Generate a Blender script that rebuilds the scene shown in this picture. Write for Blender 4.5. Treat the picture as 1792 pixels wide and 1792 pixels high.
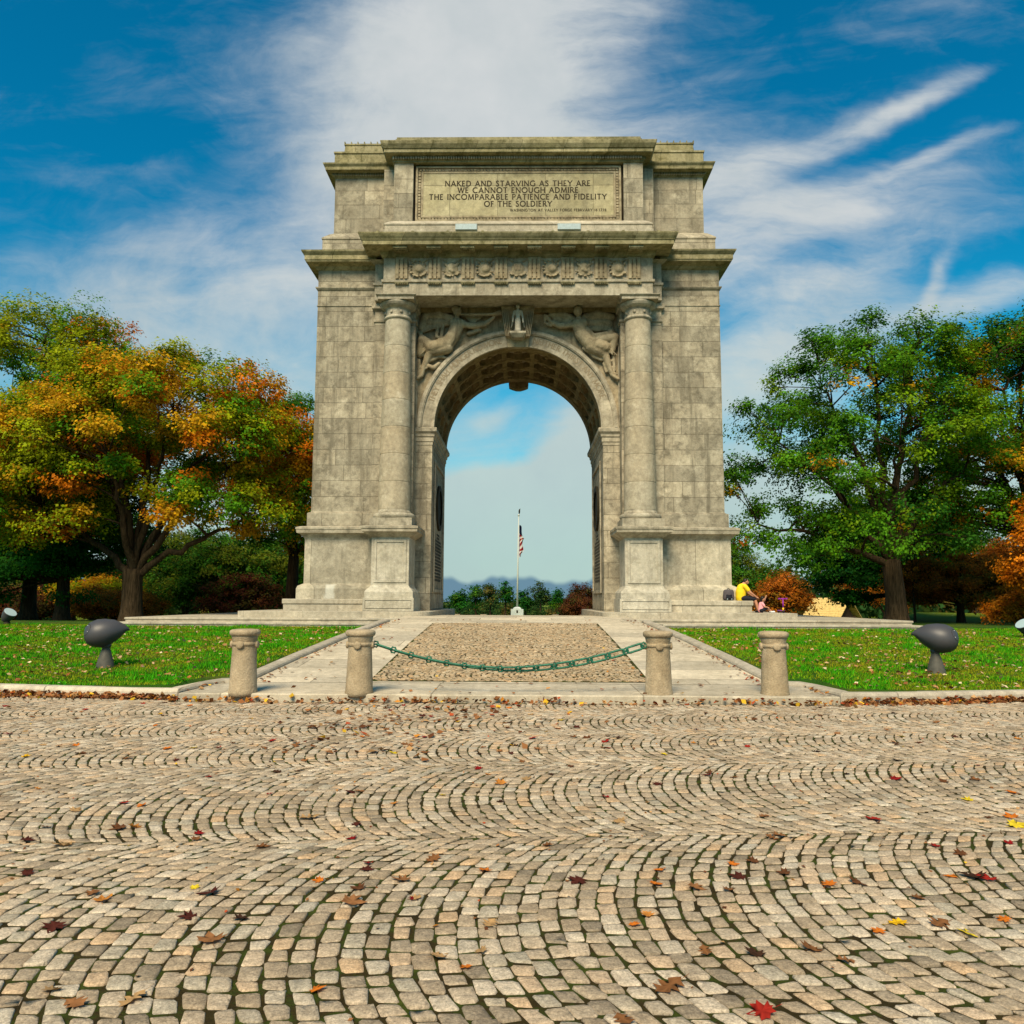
import bpy, bmesh, math, random
import numpy as np
from math import sin, cos, pi, radians, sqrt, atan2
from mathutils import Matrix, Vector

random.seed(7)
rng = np.random.default_rng(7)
S = bpy.context.scene
for o in list(bpy.data.objects):
    bpy.data.objects.remove(o)

# ------------------------------------------------------------------ camera
cam = bpy.data.objects.new('camera', bpy.data.cameras.new('camera'))
S.collection.objects.link(cam)
cam.data.sensor_width = 36.0
cam.data.lens = 28.125
cam.data.clip_start = 0.05
cam.data.clip_end = 6000
cam.matrix_world = (Matrix.Translation((0.24, 0, 1.6)) @ Matrix.Rotation(radians(.82), 4, 'Z')
                    @ Matrix.Rotation(radians(96.28), 4, 'X') @ Matrix.Rotation(radians(.25), 4, 'Z'))
S.camera = cam

# ------------------------------------------------------------------ light
SUN_EL, SUN_AZ = radians(48), radians(194)          # azimuth clockwise from +Y (the view direction)
EXPOSURE = 1.0
sun = bpy.data.objects.new('sun', bpy.data.lights.new('sun', 'SUN'))
S.collection.objects.link(sun)
sun.data.energy = 3.0
sun.data.angle = radians(28)
sun.data.color = (1.0, .83, .58)
d = Vector((sin(SUN_AZ)*cos(SUN_EL), cos(SUN_AZ)*cos(SUN_EL), sin(SUN_EL)))
sun.rotation_euler = d.to_track_quat('Z', 'Y').to_euler()
S.view_settings.view_transform = 'Standard'
S.view_settings.look = 'None'
S.view_settings.exposure = EXPOSURE
S.view_settings.gamma = 1.0
S.view_settings.use_curve_mapping = False


class N:
    """small node-graph helper"""
    def __init__(s, tree):
        s.t = tree
    def add(s, typ, **kw):
        n = s.t.nodes.new(typ)
        for k, v in kw.items():
            setattr(n, k, v)
        return n
    def inp(s, n, i, v):
        if hasattr(v, 'is_output'):
            s.t.links.new(v, n.inputs[i])
        elif v is not None:
            n.inputs[i].default_value = v
    def math(s, op, a, b=None, c=None, clamp=False):
        n = s.add('ShaderNodeMath', operation=op, use_clamp=clamp)
        s.inp(n, 0, a); s.inp(n, 1, b)
        if c is not None: s.inp(n, 2, c)
        return n.outputs[0]
    def vmath(s, op, a, b=None):
        n = s.add('ShaderNodeVectorMath', operation=op)
        s.inp(n, 0, a)
        if b is not None:
            s.inp(n, 3 if op == 'SCALE' else 1, b)
        return n.outputs['Value'] if op in ('LENGTH', 'DOT_PRODUCT') else n.outputs[0]
    def comb(s, x, y, z):
        n = s.add('ShaderNodeCombineXYZ')
        s.inp(n, 0, x); s.inp(n, 1, y); s.inp(n, 2, z)
        return n.outputs[0]
    def sep(s, v):
        n = s.add('ShaderNodeSeparateXYZ'); s.inp(n, 0, v)
        return n.outputs
    def noise(s, v, scale=1, detail=4, rough=.55, dist=0, color=False):
        n = s.add('ShaderNodeTexNoise')
        s.inp(n, 'Vector', v); n.inputs['Scale'].default_value = scale
        n.inputs['Detail'].default_value = detail; n.inputs['Roughness'].default_value = rough
        n.inputs['Distortion'].default_value = dist
        return n.outputs[1 if color else 0]
    def maprange(s, v, a, b, c=0., d=1., smooth=False):
        n = s.add('ShaderNodeMapRange')
        if smooth: n.interpolation_type = 'SMOOTHSTEP'
        s.inp(n, 0, v)
        for i, q in enumerate((a, b, c, d)): s.inp(n, i+1, q)
        return n.outputs[0]
    def mapping(s, v, loc=(0, 0, 0), rot=(0, 0, 0), scale=(1, 1, 1), typ='POINT'):
        n = s.add('ShaderNodeMapping', vector_type=typ)
        s.inp(n, 0, v); n.inputs[1].default_value = loc; n.inputs[2].default_value = rot; n.inputs[3].default_value = scale
        return n.outputs[0]
    def mix(s, f, a, b, mode='MIX'):
        n = s.add('ShaderNodeMix', data_type='RGBA', blend_type=mode)
        s.inp(n, 0, f)
        for i, c in ((6, a), (7, b)):
            if not hasattr(c, 'is_output') and len(c) == 3: c = (*c, 1)
            s.inp(n, i, c)
        return n.outputs[2]
    def ramp(s, f, stops, interp='LINEAR'):
        n = s.add('ShaderNodeValToRGB'); s.inp(n, 0, f)
        cr = n.color_ramp; cr.interpolation = interp
        while len(cr.elements) < len(stops): cr.elements.new(.5)
        for e, (p, c) in zip(cr.elements, stops):
            e.position = p; e.color = (*c, 1)
        return n.outputs[0]


# ------------------------------------------------------------------ sky
W = bpy.data.worlds.new('World'); S.world = W; W.use_nodes = True
W.node_tree.nodes.clear()
w = N(W.node_tree)
out = w.add('ShaderNodeOutputWorld'); bg = w.add('ShaderNodeBackground')
sky = w.add('ShaderNodeTexSky', sky_type='NISHITA')
sky.sun_disc = False; sky.sun_elevation = SUN_EL; sky.sun_rotation = SUN_AZ
sky.air_density = 1.0; sky.dust_density = .6; sky.ozone_density = 2.5
dirv = w.vmath('NORMALIZE', w.add('ShaderNodeTexCoord').outputs['Generated'])
dx, dy, dz = w.sep(dirv)
ay = w.math('ADD', w.math('ABSOLUTE', dy), .02)
u = w.math('DIVIDE', dx, ay); v = w.math('DIVIDE', dz, ay)
uv = w.comb(u, v, 0)
wn = w.noise(uv, 2.2, 5, .6, color=True)
uvw = w.vmath('ADD', uv, w.vmath('SCALE', w.vmath('SUBTRACT', wn, (.5, .5, .5)), .13))
# clouds: centre (u, v), half axes, tilt in degrees, density
CLOUDS = [
 (-.085, .72, .30, .20, 15, .85), (.03, .64, .15, .10, -20, .50), (-.17, .58, .20, .15, 35, .55), (-.20, .46, .20, .10, 10, .40),
 (-.02, .78, .20, .10, 0, .45),
 (-.45, .42, .36, .10, -14, .42), (-.33, .33, .30, .12, -5, .45), (-.62, .36, .25, .10, 5, .35), (-.48, .25, .34, .12, 0, .40),
 (.21, .55, .22, .09, 8, .55), (.37, .585, .24, .03, 25, .6), (.50, .64, .10, .018, 25, .5), (.40, .50, .28, .05, 18, .55),
 (.53, .565, .10, .014, 20, .45), (.30, .43, .28, .09, 8, .50), (.45, .42, .24, .04, 22, .45),
 (.42, .345, .28, .035, 14, .50), (.53, .40, .013, .045, -22, .5), (.58, .37, .14, .03, 18, .5), (.30, .28, .22, .05, 8, .5),
 (.07, .195, .055, .045, 12, .9), (.05, .15, .08, .04, 0, .5), (-.05, .155, .08, .018, 4, .6), (-.06, .10, .25, .05, 0, .8), (-.05, .235, .05, .02, 15, .4), (.40, .14, .5, .10, 0, .6), (-.5, .12, .5, .09, 0, .5),
 (.12, .28, .12, .04, 20, .35), (.0, .055, .9, .045, 0, .6),
]
acc = None
for (cu, cv, a, b, t, s_) in CLOUDS:
    m = w.mapping(uvw, (cu, cv, 0), (0, 0, radians(t)), (a*1.45, b*1.45, 1), 'TEXTURE')
    f = w.maprange(w.vmath('LENGTH', m), 0., 1., s_, 0., True)
    acc = f if acc is None else w.math('ADD', acc, f)
st = w.noise(w.mapping(uvw, (3.1, 1.7, 0), (0, 0, radians(-19)), (1.1, 6.5, 1)), 2.2, 7, .62, .4)
st2 = w.noise(w.mapping(uvw, (0, 5, 0), (0, 0, radians(-28)), (2.2, 9, 1)), 3.0, 6, .65)
strk = w.math('ADD', w.maprange(st, .3, .72, .60, 1.14), w.maprange(st2, .35, .7, -.14, .16))
soft = w.math('ADD', w.maprange(w.noise(w.mapping(uvw, (4, 2, 0), (0, 0, radians(20)), (1., 1.5, 1)), 2.6, 7, .58, .3), .3, .7, .62, 1.16), w.maprange(w.noise(uvw, 13., 6, .62), .3, .7, -.10, .12))
side = w.maprange(u, -.12, .16, 0., 1., True)
side = w.math('MULTIPLY', side, w.maprange(v, .20, .30))
tex = w.math('ADD', w.math('MULTIPLY', strk, side), w.math('MULTIPLY', soft, w.math('SUBTRACT', 1., side)))
veil = w.maprange(w.noise(w.mapping(uv, (1, 8, 0), (0, 0, radians(-17)), (.9, 4, 1)), 1.6, 6, .6, .5), .40, .75, 0., .42)
cm = w.math('ADD', w.math('MULTIPLY', acc, tex), veil)
hz = w.maprange(v, .0, .36, .62, 0., True)
cm = w.math('ADD', w.math('ADD', cm, hz), w.maprange(w.noise(w.mapping(uvw, (7, 3, 0), (0, 0, radians(-15)), (1, 1.9, 1)), 7.5, 9, .66, .5), .3, .7, -.13, .13))
cm = w.maprange(cm, 0.12, 1.10, 0., .95, True)
hs = w.add('ShaderNodeHueSaturation')
w.inp(hs, 'Color', sky.outputs[0]); hs.inputs['Saturation'].default_value = 1.25; hs.inputs['Hue'].default_value = .488
hs.inputs['Value'].default_value = .92
blue = w.mix(1., hs.outputs[0], w.mix(w.maprange(v, .12, .5), (.14, .76, .70), (.01, .58, .63)), 'MULTIPLY')
# cloud whites go faintly teal towards the horizon, bluish-grey on their thick undersides
cl = w.mix(w.maprange(v, .05, .45), (2.25, 2.95, 2.75), (3.25, 3.35, 3.35))
cl = w.mix(w.maprange(w.noise(uvw, 4.5, 5, .6), .35, .7, 0., .55), cl, (2.0, 2.4, 2.55))
skyc = w.mix(cm, blue, cl)
# slate-blue bank low on the horizon
bank = w.maprange(w.math('SUBTRACT', v, w.maprange(w.noise(w.comb(w.math('MULTIPLY', u, 9.), 2., 0), 1., 3), .3, .7, .012, .042)), -.004, .004, .9, 0., True)
skyc = w.mix(bank, skyc, (.55, 1.1, 1.6))
w.inp(bg, 0, skyc); bg.inputs[1].default_value = .105
W.node_tree.links.new(bg.outputs[0], out.inputs[0])

# ------------------------------------------------------------------ materials
def mat(name):
    m = bpy.data.materials.new(name); m.use_nodes = True
    n = N(m.node_tree); b = m.node_tree.nodes['Principled BSDF']
    b.inputs['Roughness'].default_value = .8
    b.inputs['Specular IOR Level'].default_value = .08
    return m, n, b

def position(n):
    return n.add('ShaderNodeNewGeometry').outputs['Position']

def bump(n, b, h, dist=.01, strength=1.0):
    k = n.add('ShaderNodeBump'); n.inp(k, 'Height', h)
    k.inputs['Distance'].default_value = dist; k.inputs['Strength'].default_value = strength
    n.t.links.new(k.outputs[0], b.inputs['Normal'])

def stone(name, c1, c2, brick=None, stain=.5, stain_col=(.12, .105, .075), off=(0, 0), axis='wall', streak=True, grain=.02, pale=None, drums=None, tone=.66):
    m, n, b = mat(name)
    p = position(n); x, y, z = n.sep(p)
    p_ = p
    if axis == 'wall':
        q = n.comb(n.math('ADD', n.math('ADD', x, y), off[0]), n.math('ADD', z, off[1]), 0)
    else:
        q = n.comb(n.math('ADD', x, off[0]), n.math('ADD', y, off[1]), 0)
    big = n.noise(p, .9, 5, .62)
    col = n.mix(n.maprange(big, .3, .7), c1, c2)
    h = n.math('MULTIPLY', n.noise(p, 28, 4, .6), grain)
    if drums:
        f = n.math('FLOOR', n.math('DIVIDE', n.math('SUBTRACT', z, drums[0]), drums[1]))
        wn_ = n.add('ShaderNodeTexWhiteNoise', noise_dimensions='2D')
        n.inp(wn_, 0, n.comb(f, n.math('SIGN', x), 0))
        col = n.mix(n.maprange(wn_.outputs[0], 0, 1, 0, .55), col, (.41, .31, .19))
    if brick:
        bw, bh = brick[:2]
        k = n.add('ShaderNodeTexBrick'); n.inp(k, 'Vector', q)
        k.offset = brick[2] if len(brick) > 2 else .43; k.offset_frequency = 2; k.squash = 1.28; k.squash_frequency = 3
        for i, vv in (('Scale', 1.), ('Mortar Size', .013), ('Mortar Smooth', .4), ('Bias', 0.), ('Brick Width', bw), ('Row Height', bh)):
            k.inputs[i].default_value = vv
        k.inputs['Color1'].default_value = (.60, .60, .59, 1); k.inputs['Color2'].default_value = (1.18, 1.15, 1.10, 1)
        k.inputs['Mortar'].default_value = (.25, .23, .19, 1)
        col = n.mix(tone, col, k.outputs[0], 'MULTIPLY')
        h = n.math('SUBTRACT', h, n.math('MULTIPLY', k.outputs[1], .012))
    # weathering: dark lichen blotches and rain streaks with shapes of their own
    bl = n.maprange(n.noise(p, 2.6, 7, .7, .3), .46, .64, 0., 1.)
    if streak:
        sk = n.maprange(n.noise(n.comb(n.math('MULTIPLY', n.math('ADD', x, n.math('MULTIPLY', y, .9)), 2.4), n.math('MULTIPLY', z, .22), y), 1.2, 6, .65), .50, .66)
        bl = n.math('MAXIMUM', bl, sk)
    col = n.mix(n.math('MULTIPLY', bl, stain), col, stain_col)
    lt = n.maprange(n.noise(p, 1.7, 6, .7), .56, .74, 0., .55)
    col = n.mix(lt, col, tuple(min(1, c*1.35) for c in c2))
    fine = n.math('MULTIPLY', n.maprange(n.noise(p, 55, 3, .7), .3, .7, .80, 1.16), n.maprange(n.noise(p, 7, 5, .7), .32, .68, .80, 1.16))
    fc = n.add('ShaderNodeVectorMath', operation='SCALE'); n.inp(fc, 0, col); n.inp(fc, 3, fine)
    col = fc.outputs[0]
    if pale:
        for (x0, x1, z0, z1) in pale:
            jx = n.math('ADD', x, n.math('MULTIPLY', n.math('SUBTRACT', n.noise(p, 6, 3), .5), .22))
            f = n.math('MULTIPLY', n.math('MULTIPLY', n.maprange(jx, x0-.05, x0+.05), n.maprange(jx, x1-.05, x1+.05, 1., 0.)),
                       n.math('MULTIPLY', n.maprange(z, z0-.04, z0+.04), n.maprange(z, z1-.02, z1+.02, 1., 0.)))
            col = n.mix(n.math('MULTIPLY', f, .5), col, (.62, .62, .56))
    n.inp(b, 'Base Color', col); b.inputs['Roughness'].default_value = .88
    bump(n, b, h, 1.0, .7)
    return m

M = {}
A1, A2 = (.315, .272, .198), (.49, .44, .335)
M['wall'] = stone('arch_wall_stone', A1, A2, (1.55, .615), .70, off=(.35, -4.92))
M['attic'] = stone('attic_stone', A1, A2, (1.5, .60), .62, off=(.15, -16.4))
M['plain'] = stone('arch_plain_stone', A1, A2, None, .62)
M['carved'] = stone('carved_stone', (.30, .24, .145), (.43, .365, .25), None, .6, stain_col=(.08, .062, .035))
M['dark'] = stone('shade_toned_stone', (.20, .145, .065), (.28, .21, .105), None, .6, stain_col=(.06, .045, .02))  # dirt-brown stone, with the warm shade of vault and soffit painted in
M['cornice'] = stone('cornice_stone', (.285, .25, .13), (.40, .355, .225), (1.75, 9., 0.), .72, stain_col=(.085, .08, .03))
M['base'] = stone('base_stone', (.38, .34, .255), (.51, .465, .365), (1.9, 3.4, .5), .42, off=(.6, -1.5), pale=[(-7.22, -6.86, 1.62, 2.16)])
M['die'] = stone('pedestal_stone', (.42, .38, .29), (.56, .515, .42), None, .38)
M['column'] = stone('column_stone', (.37, .325, .235), (.50, .45, .345), None, .35, drums=(4.96, 1.055))
M['step'] = stone('step_stone', (.40, .35, .265), (.52, .47, .37), (1.65, 9., 0.), .3, off=(.2, 0), tone=.35)
M['panel'] = stone('inscription_stone', (.38, .335, .20), (.48, .43, .28), (1.9, 4., 0.), .35, off=(-.9, 2))
M['slab'] = stone('slab_granite', (.50, .43, .32), (.60, .525, .405), (2.35, 1.02, .5), .20, axis='floor', streak=False, off=(1.17, -12.78), grain=.006)
M['sill'] = stone('edge_granite', (.50, .43, .32), (.60, .525, .405), (2.6, 50., .0), .20, axis='floor', streak=False, off=(1.2, 10), grain=.006)
M['kerb'] = stone('kerb_granite', (.47, .41, .315), (.58, .51, .41), (1.8, 50., .0), .25, axis='floor', streak=False, off=(.7, 10), grain=.008)
M['bollard'] = stone('bollard_stone', (.36, .275, .17), (.45, .36, .245), None, .35, stain_col=(.16, .115, .06))
M['lime'] = stone('plinth_white', (.44, .48, .46), (.54, .58, .55), None, .1)

def flat(name, c, rough=.6, metal=0., var=.15, scale=20, spec=.3):
    m, n, b = mat(name)
    f = n.maprange(n.noise(position(n), scale, 4, .6), .3, .7, 1-var, 1+var)
    k = n.add('ShaderNodeVectorMath', operation='SCALE'); k.inputs[0].default_value = c; n.inp(k, 3, f)
    n.inp(b, 'Base Color', k.outputs[0]); b.inputs['Roughness'].default_value = rough
    b.inputs['Metallic'].default_value = metal; b.inputs['Specular IOR Level'].default_value = spec
    return m
M['letter'] = flat('letter_dark', (.035, .026, .012), .8)
M['faint'] = flat('letter_faint', (.25, .20, .13), .9)
M['flash'] = flat('pale_flashing', (.36, .44, .46), .5)
M['bronze'] = flat('dark_bronze', (.028, .024, .015), .8, 0., spec=.1)
M['lampgrey'] = flat('floodlight_grey', (.055, .053, .058), .45, 0., .08, 4, .4)
M['lampstem'] = flat('floodlight_stem', (.075, .07, .055), .6, 0., .3, 9)
M['glass'] = flat('floodlight_glass', (.40, .52, .55), .08, 0., .05, 3, .8)
M['chain'] = flat('chain_green', (.02, .125, .075), .5, .1, .5, 30)
M['pole'] = flat('pole_white', (.46, .47, .42), .4)
M['skin'] = flat('skin', (.50, .24, .14), .55, 0, .05)
M['yellow'] = flat('yellow_cotton', (.85, .58, .015), .8, 0, .06)
M['navy'] = flat('black_cotton', (.010, .011, .018), .8)
M['pink'] = flat('pink_cotton', (.75, .33, .36), .8, 0, .06)
M['white'] = flat('white_rubber', (.78, .78, .78), .5)
M['hair'] = flat('dark_hair', (.016, .010, .007), .5)
M['pack'] = flat('backpack_fabric', (.075, .062, .068), .8)
M['purple'] = flat('purple_paint', (.24, .014, .30), .35)
M['gold'] = flat('yellow_paint', (.85, .45, .02), .35)
M['thatch'] = flat('shingle_gold', (.60, .42, .15), .9, 0, .25, 6)
M['log'] = flat('dark_log', (.035, .022, .014), .9, 0, .4, 5)
M['chink'] = flat('grey_chinking', (.22, .20, .18), .9)
M['asphalt'] = flat('distant_asphalt', (.20, .19, .18), .9)

def bark(name, c1, c2):
    m, n, b = mat(name)
    p = position(n)
    q = n.mapping(p, (0, 0, 0), (0, 0, 0), (9, 9, 1.2))
    h = n.noise(q, 1.5, 6, .65, .6)
    n.inp(b, 'Base Color', n.mix(n.maprange(h, .35, .65), c1, c2)); b.inputs['Roughness'].default_value = .95
    bump(n, b, h, .06, .9)
    return m
M['bark'] = bark('bark_brown', (.018, .012, .006), (.075, .05, .027))
M['barklit'] = bark('bark_tan', (.03, .019, .008), (.095, .062, .028))

def attr_mat(name, trans=.0, rough=.65, attr='col', gain=1.0):
    m, n, b = mat(name)
    a = n.add('ShaderNodeAttribute'); a.attribute_name = attr
    col = a.outputs['Color']
    n.inp(b, 'Base Color', col); b.inputs['Roughness'].default_value = rough
    b.inputs['Specular IOR Level'].default_value = .03
    if trans:
        t = n.add('ShaderNodeBsdfTranslucent'); n.inp(t, 0, n.mix(.35, col, (.9, .9, .12), 'MULTIPLY'))
        n.inp(t, 0, col)
        x = n.add('ShaderNodeMixShader'); x.inputs[0].default_value = trans
        o = m.node_tree.nodes['Material Output']
        m.node_tree.links.new(b.outputs[0], x.inputs[1]); m.node_tree.links.new(t.outputs[0], x.inputs[2])
        m.node_tree.links.new(x.outputs[0], o.inputs[0])
    return m
M['leaf'] = attr_mat('foliage', .44)
M['blade'] = attr_mat('grass_blades', .25)
M['litter'] = attr_mat('dry_leaf', .15, .75)
M['cloth'] = attr_mat('flag_cloth', .15, .8)

def sett_mat(name='granite_setts', tint=(1, 1, 1)):
    m, n, b = mat(name)
    g = n.add('ShaderNodeNewGeometry'); p = g.outputs['Position']; r = g.outputs['Random Per Island']
    col = n.ramp(r, [(0, (.20, .175, .14)), (.15, (.42, .36, .285)), (.38, (.30, .25, .19)), (.6, (.50, .45, .38)), (.74, (.35, .33, .28)),
                     (.86, (.45, .37, .285)), (.95, (.46, .34, .225)), (1, (.42, .41, .37))])
    big = n.maprange(n.noise(p, .7, 4, .6), .3, .7, .88, 1.14)
    mid = n.maprange(n.noise(p, 16, 5, .7), .3, .72, .66, 1.24)
    fine = n.maprange(n.noise(p, 75, 5, .82), .34, .66, .52, 1.36)
    k = n.add('ShaderNodeVectorMath', operation='SCALE'); n.inp(k, 0, col); n.inp(k, 3, n.math('MULTIPLY', n.math('MULTIPLY', n.math('MULTIPLY', big, mid), fine), 1.14))
    c2 = n.mix(n.maprange(n.noise(p, 7, 6, .7), .56, .74, 0, .45), k.outputs[0], (.22, .18, .12))
    c2 = n.mix(1., c2, tint, 'MULTIPLY')
    n.inp(b, 'Base Color', c2); b.inputs['Roughness'].default_value = .82
    bump(n, b, n.math('ADD', n.math('MULTIPLY', n.noise(p, 38, 5, .65), .012), n.math('MULTIPLY', n.noise(p, 170, 3, .7), .003)), 1.0, .8)
    return m
M['sett'] = sett_mat('granite_setts', (1.0, .91, .80))
M['sett_brown'] = sett_mat('brown_setts', (.93, .81, .64))

def soil_mat():
    m, n, b = mat('joint_soil')
    p = position(n)
    c = n.ramp(n.noise(p, 5.5, 6, .7), [(.3, (.022, .016, .006)), (.47, (.045, .033, .010)), (.56, (.04, .055, .008)), (.72, (.08, .10, .014))])
    n.inp(b, 'Base Color', c); bump(n, b, n.noise(p, 90, 4, .7), .015, 1)
    return m
M['soil'] = soil_mat()

def lawn_mat():
    m, n, b = mat('lawn_ground')
    p = position(n); x, y, z = n.sep(p)
    f = n.noise(p, .8, 6, .65)
    c = n.ramp(f, [(.30, (.02, .085, .008)), (.46, (.035, .115, .010)), (.56, (.085, .12, .014)), (.70, (.15, .115, .03))])
    c = n.mix(n.maprange(n.noise(p, 30, 4, .7), .35, .65, 0, .5), c, (.03, .045, .008))
    far = n.maprange(y, 32, 48)
    c = n.mix(far, c, (.13, .175, .012))
    n.inp(b, 'Base Color', c); b.inputs['Roughness'].default_value = .95
    bump(n, b, n.noise(p, 20, 5, .7), .06, 1)
    return m
M['lawn'] = lawn_mat()

# ------------------------------------------------------------------ helpers
COL = S.collection
ORG = {}
def link(o):
    COL.objects.link(o); return o

def empty(name, loc, label, cat, group=None):
    o = link(bpy.data.objects.new(name, None)); o.location = loc
    o.empty_display_size = .3
    o['label'] = label; o['category'] = cat
    if group: o['group'] = group
    ORG[o.name] = Vector(loc)
    return o

def tag(o, label, cat, group=None):
    o['label'] = label; o['category'] = cat
    if group: o['group'] = group
    return o

def obj(name, me, m, parent=None, smooth=False, kind=None):
    o = link(bpy.data.objects.new(name, me))
    if m is not None:
        me.materials.clear(); me.materials.append(m)
    if parent is not None:
        off = ORG[parent.name]
        me.transform(Matrix.Translation(-off))
        o.parent = parent; ORG[o.name] = off
    else:
        ORG[o.name] = Vector((0, 0, 0))
    if smooth:
        me.polygons.foreach_set('use_smooth', [True]*len(me.polygons))
    if kind: o['kind'] = kind
    return o

def thing_mesh(name, me, m, loc, label, cat, group=None, smooth=False):
    """a thing that is one mesh: origin at its base"""
    me.transform(Matrix.Translation(-Vector(loc)))
    o = obj(name, me, m, None, smooth); o.location = loc; ORG[o.name] = Vector(loc)
    return tag(o, label, cat, group)

def np_mesh(name, V, F, col=None, F3=None):
    """V (n,3); F (m,4) quads and/or F3 (k,3) triangles; col (n,3) point colours"""
    me = bpy.data.meshes.new(name)
    V = np.asarray(V, dtype=np.float32)
    nq = 0 if F is None else len(F); nt = 0 if F3 is None else len(F3)
    me.vertices.add(len(V)); me.vertices.foreach_set('co', V.ravel())
    loops = np.concatenate([np.asarray(F, dtype=np.int32).ravel() if nq else np.zeros(0, np.int32),
                            np.asarray(F3, dtype=np.int32).ravel() if nt else np.zeros(0, np.int32)])
    me.loops.add(len(loops)); me.loops.foreach_set('vertex_index', loops)
    starts = np.concatenate([np.arange(nq)*4, nq*4+np.arange(nt)*3]).astype(np.int32)
    me.polygons.add(nq+nt); me.polygons.foreach_set('loop_start', starts)
    me.update(calc_edges=True)
    if col is not None:
        a = me.attributes.new('col', 'FLOAT_COLOR', 'POINT')
        a.data.foreach_set('color', np.concatenate([col, np.ones((len(col), 1))], 1).astype(np.float32).ravel())
    return me


class MB:
    """collects solids into one mesh"""
    def __init__(s): s.v = []; s.f = []
    def poly(s, V, F):
        b = len(s.v); s.v += [tuple(p) for p in V]; s.f += [tuple(i+b for i in f) for f in F]; return s
    def box(s, x0, x1, y0, y1, z0, z1):
        if x0 > x1: x0, x1 = x1, x0
        return s.poly([(x0,y0,z0),(x1,y0,z0),(x1,y1,z0),(x0,y1,z0),(x0,y0,z1),(x1,y0,z1),(x1,y1,z1),(x0,y1,z1)],
                      [(3,2,1,0),(4,5,6,7),(0,1,5,4),(1,2,6,5),(2,3,7,6),(3,0,4,7)])
    def stack(s, rect, prof, sides=(1, 1, 1, 1)):
        """rings of a rectangle grown by an offset at each height; sides = grow (x0, x1, y0, y1)"""
        x0, x1, y0, y1 = rect; V = []; F = []
        for (o, z) in prof:
            a, b, c, d_ = x0-o*sides[0], x1+o*sides[1], y0-o*sides[2], y1+o*sides[3]
            V += [(a, c, z), (b, c, z), (b, d_, z), (a, d_, z)]
        n = len(prof)
        for i in range(n-1):
            for k in range(4):
                F.append((i*4+k, i*4+(k+1) % 4, (i+1)*4+(k+1) % 4, (i+1)*4+k))
        F += [(3, 2, 1, 0), tuple((n-1)*4+k for k in range(4))]
        return s.poly(V, F)
    def lathe(s, cx, cy, prof, n=48):
        V = []; F = []
        for (r, z) in prof:
            V += [(cx+r*cos(2*pi*k/n), cy+r*sin(2*pi*k/n), z) for k in range(n)]
        m = len(prof)
        for i in range(m-1):
            for k in range(n):
                F.append((i*n+k, i*n+(k+1) % n, (i+1)*n+(k+1) % n, (i+1)*n+k))
        F += [tuple(range(n-1, -1, -1)), tuple((m-1)*n+k for k in range(n))]
        return s.poly(V, F)
    def prism(s, pts, y0, y1):
        """polygon in XZ (counter-clockwise seen from -y) extruded along y"""
        n = len(pts)
        V = [(x, y0, z) for x, z in pts]+[(x, y1, z) for x, z in pts]
        F = [tuple(range(n)), tuple(range(2*n-1, n-1, -1))]+[(i, i+n, (i+1) % n+n, (i+1) % n) for i in range(n)]
        return s.poly(V, F)
    def arc(s, cz, r0, r1, y0, y1, a0=0, a1=pi, n=48, cx=0):
        """ring segment about (cx, cz) in XZ"""
        V = []; F = []
        for i in range(n+1):
            a = a0+(a1-a0)*i/n
            for (r, y) in ((r0, y0), (r1, y0), (r1, y1), (r0, y1)):
                V.append((cx+r*cos(a), y, cz+r*sin(a)))
        for i in range(n):
            for k in range(4):
                F.append((i*4+k, i*4+(k+1) % 4, (i+1)*4+(k+1) % 4, (i+1)*4+k))
        F += [(0, 1, 2, 3), (n*4+3, n*4+2, n*4+1, n*4)]
        return s.poly(V, F)
    def tube(s, pts, rad, n=8):
        pts = [Vector(p) for p in pts]; V = []; F = []
        if not hasattr(rad, '__len__'): rad = [rad]*len(pts)
        prev = None
        for i, p in enumerate(pts):
            t = (pts[min(i+1, len(pts)-1)]-pts[max(i-1, 0)]).normalized()
            a = (prev if prev is not None else (Vector((0, 0, 1)) if abs(t.z) < .9 else Vector((1, 0, 0))))
            a = (a-t*a.dot(t)).normalized(); b = t.cross(a); prev = a
            V += [p+(a*cos(2*pi*k/n)+b*sin(2*pi*k/n))*rad[i] for k in range(n)]
        for i in range(len(pts)-1):
            for k in range(n):
                F.append((i*n+k, i*n+(k+1) % n, (i+1)*n+(k+1) % n, (i+1)*n+k))
        F += [tuple(range(n-1, -1, -1)), tuple((len(pts)-1)*n+k for k in range(n))]
        return s.poly(V, F)
    def mesh(s, name, bevel=0):
        me = bpy.data.meshes.new(name); me.from_pydata(s.v, [], s.f)
        bm = bmesh.new(); bm.from_mesh(me)
        bmesh.ops.recalc_face_normals(bm, faces=bm.faces)
        if bevel:
            ed = [e for e in bm.edges if len(e.link_faces) == 2 and e.calc_face_angle(0) > .6]
            bmesh.ops.bevel(bm, geom=ed, offset=bevel, segments=1, affect='EDGES', clamp_overlap=True)
        bm.to_mesh(me); bm.free(); me.update()
        return me

def part(name, mb, m, parent, smooth=False, bevel=0):
    return obj(name, mb.mesh(name, bevel), m, parent, smooth)

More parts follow.
